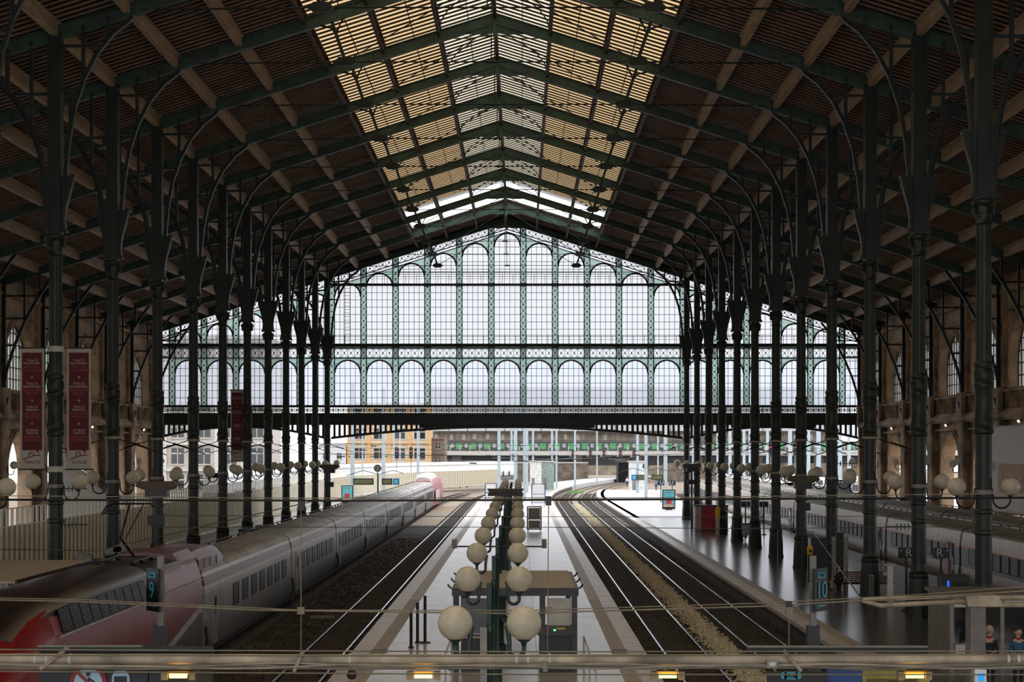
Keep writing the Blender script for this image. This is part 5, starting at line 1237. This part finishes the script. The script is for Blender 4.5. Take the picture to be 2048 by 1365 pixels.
for i, (x0, z0, x1, z1) in enumerate(((-7.5, gz(1296), 7.3, gz(1300)), (-7.5, gz(1339), 7.3, gz(1347)), (-7.5, gz(1308), 7.3, gz(1305)))):
    tag(MB().tube([(x0, GYY - .15, z0), (0, GYY - .15, (z0 + z1) / 2 - .02), (x1, GYY - .15, z1)], .009, 5).build('stretched_wire', mat('olive_wire', (.16, .14, .09)), None), 'taut wire %s' % ('just above the thick pipe, upper one', 'below the thick pipe and its conduit', 'touching the top of the thick pipe')[i], 'wire')
for i, (a, b, c, d) in enumerate(((140, 1294, 85, 1337), (607, 1303, 590, 1342), (1090, 1322, 1090, 1342), (1565, 1300, 1600, 1341))):
    tag(MB().beam((gx(a), GYY - .09, gz(b)), (gx(c), GYY - .09, gz(d)), .05, .04).build('bracket_arm', mat('rusty_arm', (.24, .19, .14), .6), None), 'flat metal strut clamped over the thick pipe, %s from the train side' % ORD[i], 'strut')
for i, px in enumerate((358, 847, 1335, 1828)):
    t = thing('tube_light', 'small lit yellow tube light under the thick pipe, %s counting from the train side' % ORD[i], 'light', (gx(px), GYY - .02, gz(1352)), group='yellow tube lights')
    MB().b6(-.17, .17, 0, .06, .015, .05).build('reflector', mat('amber_reflector', (.45, .30, .06), .4), t); MB().tube([(-.10, -.02, 0), (.10, -.02, 0)], .026, 10).build('tube', LAMPY, t)
    for s in (-1, 1): MB().b6(s * .16 - .035, s * .16 + .035, -.045, .05, -.045, .05).build('end_cap', mat('amber_cap', (.30, .22, .10), .4), t)
t = thing('junction_box', 'small grey junction box on the conduit', 'box', (gx(1542), GYY - .1, gz(1327))); MB().b6(-.06, .06, 0, .06, -.045, .045).build('case', GREY, t); MB().b6(-.035, .035, -.01, 0, -.02, .02).build('cover', OFFW, t)
# sign panels hanging below
def sgn(p0, p1, top, label, m, y=GYY + .35):
    t = thing('hanging_sign', label, 'sign', (gx((p0 + p1) / 2), y, 0)); w = (p1 - p0) / SC; k = y / GYY; MB().b6(-w / 2 * k, w / 2 * k, 0, .12, 3.95, CAMZ - (top - 900) / SC * k).build('panel', m, t); return t, w * k
ts, w = sgn(64, 283, 1303, 'wide dark sign with no-walking pictogram and train pictogram', mat('sign_navy', (.012, .016, .028), .4))
zz = CAMZ - (1365 - 900) / SC * 1.0175
xr = (163 - 173.5) / SC
MB().tube([(xr, -.03, zz), (xr, 0, zz)], .215, 32).build('red_ring', mat('sign_red', (.30, .03, .03)), ts); MB().tube([(xr, -.04, zz), (xr, -.03, zz)], .165, 32).build('blue_disc', PALEB, ts)
q = MB(); q.tube([(xr, -.05, zz + .10), (xr, -.04, zz + .10)], .028, 12); q.beam((xr + .01, -.045, zz + .06), (xr + .01, -.045, zz - .04), .012, .05); q.beam((xr + .0, -.045, zz + .05), (xr + .08, -.045, zz), .012, .02); q.beam((xr, -.045, zz - .04), (xr + .07, -.045, zz - .12), .012, .025); q.beam((xr, -.045, zz - .04), (xr - .06, -.045, zz - .12), .012, .025); q.build('walking_figure', BLACK, ts)
MB().beam((xr - .13, -.05, zz + .13), (xr + .13, -.05, zz - .13), .012, .035).build('red_slash', MATS['sign_red'], ts)
xt = (228 - 173.5) / SC; q = MB().prism([(xt - .11, zz - .1), (xt + .11, zz - .1), (xt + .10, zz + .08), (xt + .06, zz + .135), (xt - .06, zz + .135), (xt - .10, zz + .08)], -.02, 0); q.build('train_front', PALEB, ts); MB().b6(xt - .075, xt + .075, -.03, -.02, zz + .0, zz + .07).build('windscreen', BLACK, ts)
t, w = sgn(284, 412, 1304, 'plain black sign beside the pictogram sign', BLACK); MB().tube([(.02, -.03, 4.12), (.02, 0, 4.12)], .10, 20).build('cyan_disc', CYAN, t)
def sgn2(x0, x1, top, bot, y, name, label, m):
    t = thing(name, label, 'sign', ((x0 + x1) / 2, y, 0)); MB().b6(-(x1 - x0) / 2, (x1 - x0) / 2, 0, .1, bot, top).build('panel', m, t); return t
t = sgn2(gx(1536) * 1.03, gx(1654) * 1.03, gz(1345) - .08, 3.4, GYY + .6, 'track_sign', 'black hanging sign with cyan word Voie above a track number', BLACK)
zt2 = CAMZ - (1352 - 900) / SC * 1.03
q = MB(); q.b6(-.08, .08, -.02, 0, zt2 - .045, zt2 + .045)
for s in (-1, 1): q.tube([(s * .08, -.02, zt2), (s * .08, 0, zt2)], .045, 14)
q.build('pill', CYAN, t, loc=(-.08, 0, 0)); text('Voie', .085, (-.08, -.03, zt2), BLACK, t); text('10', .30, (-.08, -.02, zt2 - .19), CYAN, t, name='number')
t = sgn2(gx(1655) * 1.04, gx(1724) * 1.04, gz(1342) - .1, 3.4, GYY + .8, 'blue_sign', 'blue hanging sign with pale sideways lettering', BLUE); text('ation', .16, (.13, -.02, 3.98), PALEB, t, ry=R(-90))
t = sgn2(gx(1725) * 1.04, gx(1860) * 1.04, gz(1344) - .1, 3.4, GYY + .81, 'yellow_notice', 'dull yellow notice with dark lettering', mat('dull_yellow', (.30, .26, .06), .6)); text('EXCEPTIONNELLEMENT', .058, (-.05, -.02, 4.17), BLACK, t)
t = thing('ticket_gate_screen', 'small white device with a blue screen at the lower frame edge', 'device', (5.9, 22.2, 3.95)); MB().b6(-.075, .075, 0, .06, -.05, .2).build('case', WHITE, t); MB().b6(-.04, .04, -.01, 0, .03, .13).build('screen', mat('blue_screen', (.02, .3, .7), emit=(.02, .25, .7), estr=.8), t); MB().b6(-.03, .03, .01, .05, -3.95, -.05).build('pole', GREY, t)
t = thing('sign_beam', 'flat dark beam edged in grey above the hanging signs, double-track side', 'beam', (gx(1685), GYY + .3, gz(1305))); MB().b6(-1.06, 1.06, 0, .1, -.04, .02).build('beam', BLACK, t); MB().b6(-1.06, 1.06, -.01, .1, .02, .032).build('pale_edge', GREY, t)
t = thing('sign_beam', 'flat dark beam edged in grey above the pictogram sign', 'beam', (gx(238), GYY + .3, gz(1304))); MB().b6(-1.02, 1.02, 0, .1, -.04, .02).build('beam', BLACK, t); MB().b6(-1.02, .2, -.01, .1, .02, .032).build('pale_edge', GREY, t)

# overhead cross-span wires
WY = 30.0; WS = F / WY
def wx(px): return (px - 1042) / WS
def wz(py): return CAMZ - (py - 900) / WS
def span(pts, r, label, m=WIRE, y=WY):
    tag(MB().tube([((p - 1042) * y / F, y, CAMZ - (q_ - 900) * y / F) for p, q_ in pts], r, 6).build('span_wire', m, None, smooth=True), label, 'wire')
OW = mat('pale_span_wire', (.22, .19, .13), .5)
span([(-40, 1000), (700, 1002), (1400, 999), (2100, 996)], .022, 'thick cable strung level across the hall in front of the far trains', BLACK)
span([(-40, 992), (600, 997), (1300, 996), (2100, 987)], .008, 'thin wire running just over the thick level cable', OW)
span([(-40, 1200), (160, 1204), (512, 1221), (1024, 1228), (1536, 1213), (2100, 1180)], .015, 'sagging pale wire passing over the lit lampposts, lower of its pair', OW)
span([(-40, 1196), (160, 1200), (600, 1221), (1040, 1222), (1536, 1207), (1840, 1190), (2100, 1170)], .010, 'sagging pale wire passing over the lit lampposts, upper of its pair', OW)
span([(-40, 1099), (200, 1102), (420, 1050), (640, 1000)], .010, 'wire rising from the banner side past the power car', WIRE, 32)
span([(300, 1055), (1040, 1055), (1500, 1058), (2100, 1052)], .008, 'thin wire crossing behind the globes, higher of two', WIRE, 34)
span([(300, 1032), (1040, 1034), (1500, 1035), (2100, 1030)], .007, 'thin wire crossing behind the globes, lower of two', WIRE, 36)
tag(MB().tube([(17.34, 240, 1.05), (16.9, 100, 2.2), ((1725 - 1042) * 34 / F, 34, CAMZ - 302 * 34 / F)], .02, 6).build('span_wire', BLACK, None), 'dark diagonal cable falling across the polished platform', 'wire')
for i, (px, a, b) in enumerate(((602, 1010, 1300), (1097, 1000, 1345), (1578, 1210, 1300))):
    t = thing('dropper_wire', 'vertical dropper wire with a small clamp, %s from the train side' % ORD[i], 'wire', (wx(px), WY, 0)); q = MB().tube([(0, 0, wz(a)), (-.02 * (i == 1), 0, wz(b))], .009, 5); q.build('wire', OW, t); MB().b6(-.05, .05, -.04, .04, wz(a) - .1, wz(a) + .06).build('clamp', BLACK, t); MB().b6(-.06, .06, -.05, .05, wz(1222) - .06, wz(1222) + .06).build('lower_clamp', mat('rusty_arm', (.24, .19, .14)), t)
# insulator strings
def insul(px, py, y, label, n=4, m=mat('green_glass_insulator', (.05, .10, .07), .25)):
    k = y / F; t = thing('insulator', label, 'insulator', ((px - 1042) * k, y, CAMZ - (py - 900) * k))
    dm = MB().tube([(-.02, 0, 0), (.02, 0, 0)], .13, 12).mesh('disc', m)
    for i in range(n): ob('disc', dm, t, None, (-.3 + i * .16, 0, 0))
    MB().tube([(-.7, 0, 0), (.6, 0, 0)], .02, 5).build('rod', BLACK, t)
insul(145, 978, 71.75, 'string of dark glass insulator discs on the banner column, upper'); insul(145, 1050, 71.75, 'string of dark glass insulator discs on the banner column, lower'); insul(1808, 1054, 71.75, 'string of dark insulator discs beside the R sign column'); insul(1692, 928, 91.85, 'string of small insulators high beside the bench side columns'); insul(1692, 966, 91.85, 'string of small insulators near the pair of globes by the bench')
# catenary support frame at the corner
t = thing('catenary_frame', 'weathered catenary cross-arm on a stout grey post at the frame corner', 'catenary frame', (0, 34, 0)); K = 34 / F
def c3(px, py, d=0): return ((px - 1042) * K, d, CAMZ - (py - 900) * K)
MB().tube([c3(1725, 1202), c3(1760, 1212), c3(1940, 1203)], .05, 8).build('lower_arm', PIPE, t); MB().tube([c3(1725, 1200), c3(1800, 1198), c3(1930, 1193)], .04, 8).build('upper_arm', PIPE, t); MB().tube([c3(1960, 1197), c3(2080, 1196)], .05, 8).build('outer_arm', PIPE, t); MB().tube([c3(1960, 1211), c3(2080, 1211)], .05, 8).build('outer_arm', PIPE, t)
MB().b6(c3(1936, 0)[0], c3(1966, 0)[0], -.2, .2, 0, c3(0, 1195)[2]).build('post', mat('booth_grey', (.16, .145, .13)), t); MB().prism([(c3(1925, 0)[0], c3(0, 1190)[2]), (c3(1990, 0)[0], c3(0, 1190)[2]), (c3(2000, 0)[0], c3(0, 1212)[2]), (c3(1930, 0)[0], c3(0, 1212)[2])], -.25, .25).build('clamp_head', PIPE, t)
# yard wires outside
for i, (x0, z0, y0, x1, z1, y1) in enumerate(((-30, 6.6, 205, 40, 6.9, 205), (-34, 7.4, 262, 48, 7.2, 262), (-38, 6.2, 300, 60, 6.4, 300), (-30, 7.9, 235, 50, 8.1, 235), (-30, 5.6, 330, 60, 5.8, 330), (-8, 5.9, 180, 12, 5.7, 330), (-3, 6.1, 180, 24, 6.0, 380), (9, 6.0, 180, 26, 6.1, 380))):
    q = MB().tube([(x0 + (x1 - x0) * u / 8, y0 + (y1 - y0) * u / 8, z0 + (z1 - z0) * u / 8 - .5 * math.sin(math.pi * u / 8)) for u in range(9)], .03, 5)
    for u in (1, 3, 5, 7): q.tube([(x0 + (x1 - x0) * u / 8 - .4, y0 + (y1 - y0) * u / 8, z0 + (z1 - z0) * u / 8 - .45), (x0 + (x1 - x0) * u / 8 + .4, y0 + (y1 - y0) * u / 8, z0 + (z1 - z0) * u / 8 - .5)], .09, 6)
    tag(q.build('yard_wire', WIRE, None), 'sagging contact wire over the open yard, %s counted towards the bridge' % ORD[i], 'wire')
# brackets with stay wires on the columns
for side in (-1, 1):
    for j, k in enumerate((2, 3, 4, 5, 6, 7, 9, 11)):
        X = X0 + side * HN; t = thing('stay_wire_clamp', 'pale clamp with two slanting stay wires on the %s iron column %s' % (ORD[k], 'behind the crimson train' if side < 0 else 'of the polished platform'), 'clamp', (X, YK(k) - .02, 7.45))
        MB().lathe([(.37, 0), (.39, .02), (.39, .1), (.37, .12)], n=16).build('band', mat('pale_metal_band', (.34, .30, .22), .5), t)
        for s in (-1, 1): q = MB().tube([(s * .35, -.3, 0), (s * 2.6, -.3, -.75)], .025, 5); q.tube([(s * .9, -.3, -.16), (s * 1.7, -.3, -.42)], .05, 6); q.build('stay_wire', BLACK, t)

# ================================================================ outside
MM = {}
def mast(px, yb, w, label_i, h=16):
    y = 24047.0 / (yb - 900); x = (px - 1042) * y / F; ww = w * y / F
    t = thing('steel_mast', 'pale blue steel mast outside the gable, %s' % label_i, 'mast', (x, y, 0), group='pale blue masts in the open yard')
    key = round(ww, 2)
    if key not in MM: MM[key] = MB().b6(-ww / 2, ww / 2, -ww / 2, ww / 2, -.6, h).mesh('mast_shaft', MAST)
    ob('mast_shaft', MM[key], t); MB().b6(-ww, ww, -.08, .08, 5.9, 6.05).build('cross_arm', DARKG, t)
mp = [(705, 1002, 8), (725, 985, 3), (767, 995, 7), (788, 975, 3), (800, 970, 3), (836, 990, 5), (998, 985, 6), (1023, 965, 4), (1031, 972, 7), (1049, 1000, 6), (1054, 985, 5), (1066, 972, 4), (1104, 962, 4), (1113, 976, 4), (1150, 971, 4), (1194, 965, 3), (1275, 987, 5), (1292, 1000, 6), (1316, 965, 3), (1331, 973, 7),
      (1386, 990, 4), (1435, 985, 4), (1460, 985, 6), (1488, 990, 5), (1500, 985, 5), (1535, 985, 5), (1580, 990, 7), (1617, 985, 6), (1637, 985, 8), (1680, 990, 7), (1698, 985, 6), (452, 985, 8), (545, 985, 6), (405, 985, 6)]
for i, (px, yb, w) in enumerate(sorted(mp)):
    mast(px, yb, w, '%d%s in order from the banner side' % (i + 1, {1: 'st', 2: 'nd', 3: 'rd'}.get((i + 1) % 10 if (i + 1) not in (11, 12, 13) else 0, 'th')))
def building(name, label, x0, x1, y, z0, z1, wallm, rows, cols, ww, wh, d=12, pil=None, sill=0, open_m=GLD):
    t = thing(name, label, 'building', ((x0 + x1) / 2, y, z0)); W_ = x1 - x0; H_ = z1 - z0
    MB().b6(-W_ / 2, W_ / 2, 0, d, -1, H_).build('walls', wallm, t)
    wm = MB().b6(-ww / 2, ww / 2, -.05, .05, 0, wh); wm.cur = 1; wm.b6(-.06, .06, -.09, -.05, 0, wh); wm.b6(-ww / 2, ww / 2, -.09, -.05, wh * .62, wh * .7); wm.b6(-ww / 2 - .1, ww / 2 + .1, -.2, -.05, -.2, 0); wm = wm.mesh('window', [open_m, OFFW])
    for r in range(rows):
        for c in range(cols): ob('window', wm, t, None, (-W_ / 2 + W_ * (c + .5) / cols, 0, sill + r * (H_ - sill) / rows + .8))
    if pil:
        pm = MB().b6(-.35, .35, -.35, 0, 0, H_).mesh('pilaster', pil)
        for c in range(cols + 1): ob('pilaster', pm, t, None, (-W_ / 2 + W_ * c / cols, 0, 0))
    for r in range(1, rows + 1): MB().b6(-W_ / 2, W_ / 2, -.45, 0, sill + r * (H_ - sill) / rows - .3, sill + r * (H_ - sill) / rows).build('string_course', pil or wallm, t)
    return t
ORG = mat('ochre_render', (.62, .38, .16), .8, 0, .15, .5); CRM = mat('cream_render', (.60, .52, .40), .8, 0, .12, .5); PST = mat('pale_stone_render', (.50, .46, .41), .8, 0, .15, .5)
building('ochre_building', 'ochre building with large dark windows beyond the fence', -37, -19.6, 372, 0, 17, CRM, 4, 4, 2.3, 2.2, pil=ORG)
building('pale_building', 'pale stone building with tall dark windows beyond the banner side fence', -66, -38, 262, 0, 24, PST, 6, 7, 1.9, 2.4, pil=mat('white_render', (.62, .60, .57)))
building('low_white_building', 'low white ribbed building between pale and ochre buildings', -43.5, -37.6, 372, 0, 8.4, mat('white_cladding', (.62, .64, .67), .6), 2, 2, 1.0, 1.2)
building('dark_brick_building', 'small brown brick building next to the ochre one', -19.4, -16.5, 374, 0, 9.5, mat('brown_brick', (.20, .15, .11), .8), 3, 1, .9, 1.2)
# scaffolded block with pale sheeting
t = thing('sheeted_building', 'big scaffolded block wrapped in pale grey sheeting behind the bridge', 'building', (20, 470, 0)); MB().b6(-45, 65, 0, 14, 0, 24).build('walls', mat('dull_beige', (.30, .25, .19), .9, 0, .4, .4), t)
sm = MB().b6(-2.4, 2.4, -1.5, -1.4, 0, 3.9).mesh('sheet', mat('grey_sheeting', (.50, .49, .50), .8, 0, .1))
for i in range(22):
    for j in range(3): ob('sheet', sm, t, None, (-42 + i * 5, random.uniform(-.1, .1), 12.0 + j * 4))
sc_ = MB(); 
for i in range(70): sc_.b6(-44 + i * 1.55 - .06, -44 + i * 1.55 + .06, -1.3, -1.2, 6, 12)
for i in range(34): sc_.beam((-44 + i * 3.1, -1.4, 7.4), (-42.4 + i * 3.1, -1.4, 11.6), .08, .08)
for z in (7.4, 9.4, 11.6): sc_.b6(-45, 65, -1.6, -.9, z - .06, z + .06)
sc_.build('scaffold_tubes', DARKG, t)
wm = MB().b6(-.5, .5, -.1, 0, 0, 1.5).mesh('window', OFFW)
for i in range(30): ob('window', wm, t, None, (-43 + i * 3.5 + random.uniform(-.6, .6), 0, random.choice((9.6, 9.8, 7.6))))
# bridge with green train
t = thing('road_bridge', 'long concrete bridge with lattice parapet crossing behind the yard', 'bridge', (20, 430, 0)); MB().b6(-43, 120, 0, 8, 5.5, 6.6).build('deck', mat('bridge_concrete', (.52, .49, .45), .7), t); MB().b6(-43, 120, 3, 8, 3.0, 5.5).build('soffit_beam', DARKG, t)
MB().b6(-43, 120, -.1, 0, 7.9, 8.0).build('parapet_rail', PST, t)
pm = MB().b6(-.1, .1, -.12, -.02, 6.6, 7.95).mesh('parapet_post', PST)
for i in range(66): ob('parapet_post', pm, t, None, (-42.5 + i * 2.45, 0, 0))
pm = MB().b6(-1.2, 1.2, .5, 3.0, -1, 5.5).mesh('pier', mat('dark_pier', (.07, .06, .05), .8))
for i in range(10): ob('pier', pm, t, None, (-36 + i * 15, 0, 0))
t = thing('green_commuter_train', 'dark train with green panels on the bridge', 'train', (22, 433, 6.6)); MB().b6(-42, 100, 0, 2.6, .1, 2.4).build('body', mat('train_dark', (.05, .06, .06), .4), t)
gp = MB().b6(-.75, .75, -.06, 0, .5, 1.9).mesh('green_panel', mat('bright_green_paint', (.06, .28, .10), .5)); gw_ = MB().b6(-.4, .4, -.06, 0, .9, 1.8).mesh('window', mat('pale_window', (.35, .38, .38), .4))
for i in range(40): ob('green_panel', gp, t, None, (-41 + i * 3.5, 0, 0)); ob('window', gw_, t, None, (-39.2 + i * 3.5, 0, 0))
t = thing('tunnel_portal', 'dark tunnel portal at the end of the curved tracks', 'tunnel', (26, 405, -.6)); MB().b6(-3.2, 2.6, 0, 9, 0, 4.5).build('shade_block', mat('tunnel_shade', (.004, .004, .006), 1), t); MB().b6(-3.6, 3.0, -.2, 9, 4.5, 5.0).build('lintel', DARKG, t)  # solid block; the tunnel's inner darkness is put into its black colour
for s in (-3.6, 2.6): MB().b6(s, s + .4, -.2, 0, 0, 4.5).build('jamb', DARKG, t)
text('W', .9, (2.2, -.3, 3.0), OFFW, t, name='letter')
t = thing('retaining_wall', 'brown retaining wall under the bridge', 'wall', (0, 425, -1)); MB().b6(-30, 16.5, 0, 2, 0, 4.6).build('wall_face', mat('brown_wall', (.16, .13, .10), .9, 0, .5, .6), t); MB().b6(35, 90, 0, 2, 0, 4.6).build('wall_face', MATS['brown_wall'], t); MB().b6(-30, 16.5, -.2, 2, 4.6, 4.9).build('coping', PST, t)
# signals on the bridge and on posts
for i, (px, py, y) in enumerate(((793, 907, 300), (822, 907, 300), (1146, 910, 429.65), (1181, 910, 429.65), (1208, 910, 429.65), (1241, 910, 429.65), (1268, 910, 429.65), (1542, 899, 250), (1591, 899, 250))):
    K = y / F; t = thing('railway_signal', 'black railway signal head, %s counting from the banner side' % ORD[i], 'signal', ((px - 1042) * K, y, CAMZ - (py - 900) * K), group='railway signals')
    MB().prism([(-.3, -.9), (.3, -.9), (.3, .9), (.15, 1.05), (-.15, 1.05), (-.3, .9)], 0, .2).build('target', BLACK, t); MB().tube([(0, -.06, .35), (0, 0, .35)], .14, 10).build('red_lens', LEDR, t); MB().b6(-.9, -.45, 0, .1, -.5, .3).build('plate', OFFW, t); MB().b6(-.06, .06, .2, .32, -min(7, CAMZ - (py - 900) * K + .7) if y < 400 else -1.2, .8).build('post', GREY, t)
# white staff hut and glass shelters on the open platforms
def hut(px0, px1, ptop, pbase, label, glass=False):
    y = 24047.0 / (pbase - 900); K = y / F; x0, x1 = (px0 - 1042) * K, (px1 - 1042) * K; h = (pbase - ptop) * K
    t = thing('platform_hut', label, 'hut', ((x0 + x1) / 2, y, 0)); w = (x1 - x0) / 2
    MB().b6(-w, w, 0, 4, 0, h).build('walls', mat('hut_white', (.66, .66, .64), .6) if not glass else mat('greenish_glass_wall', (.30, .38, .35), .15), t); MB().b6(-w - .15, w + .15, -.2, 4.2, h, h + .18).build('roof', PST, t)
    MB().b6(-w * .7, -w * .2, -.04, 0, 0, min(2.1, h * .8)).build('door', GREY, t); return t
hut(1060, 1083, 924, 981, 'white hut on the open platform beyond the lampposts'); hut(1084, 1108, 925, 980, 'greenish glass shelter beside the white hut', True); hut(1260, 1290, 925, 981, 'white lift block on the open part of the polished platform'); hut(890, 917, 926, 968, 'greenish glass shelter beyond the red end of the train', True); hut(860, 889, 925, 962, 'white block behind the red end of the train')
# open platform beyond the crimson train's track
b = MB(); strip(b, -4.2, 3.8, -.9, .0, 330, 430, .00062); b.build('open_platform_floor', MATS['pale_concrete_platform'], None, 'structure')
b = MB(); b.b6(-24, -16, 262, 330, -.9, 0.01); b.build('open_platform_floor', MATS['pale_concrete_platform'], None, 'structure')
b = MB(); b.b6(36, 90, 176, 300, -.9, -.5); b.build('yard_floor', MATS['pale_concrete_platform'], None, 'structure')

# lettering becomes plain mesh
dg = bpy.context.evaluated_depsgraph_get()
for o in [o for o in sc.objects if o.type == 'FONT']:
    me = bpy.data.meshes.new_from_object(o.evaluated_get(dg)); n = ob(o.name.split('.')[0], me, o.parent); n.location = o.location; n.rotation_euler = o.rotation_euler; n.scale = o.scale
    bpy.data.objects.remove(o)
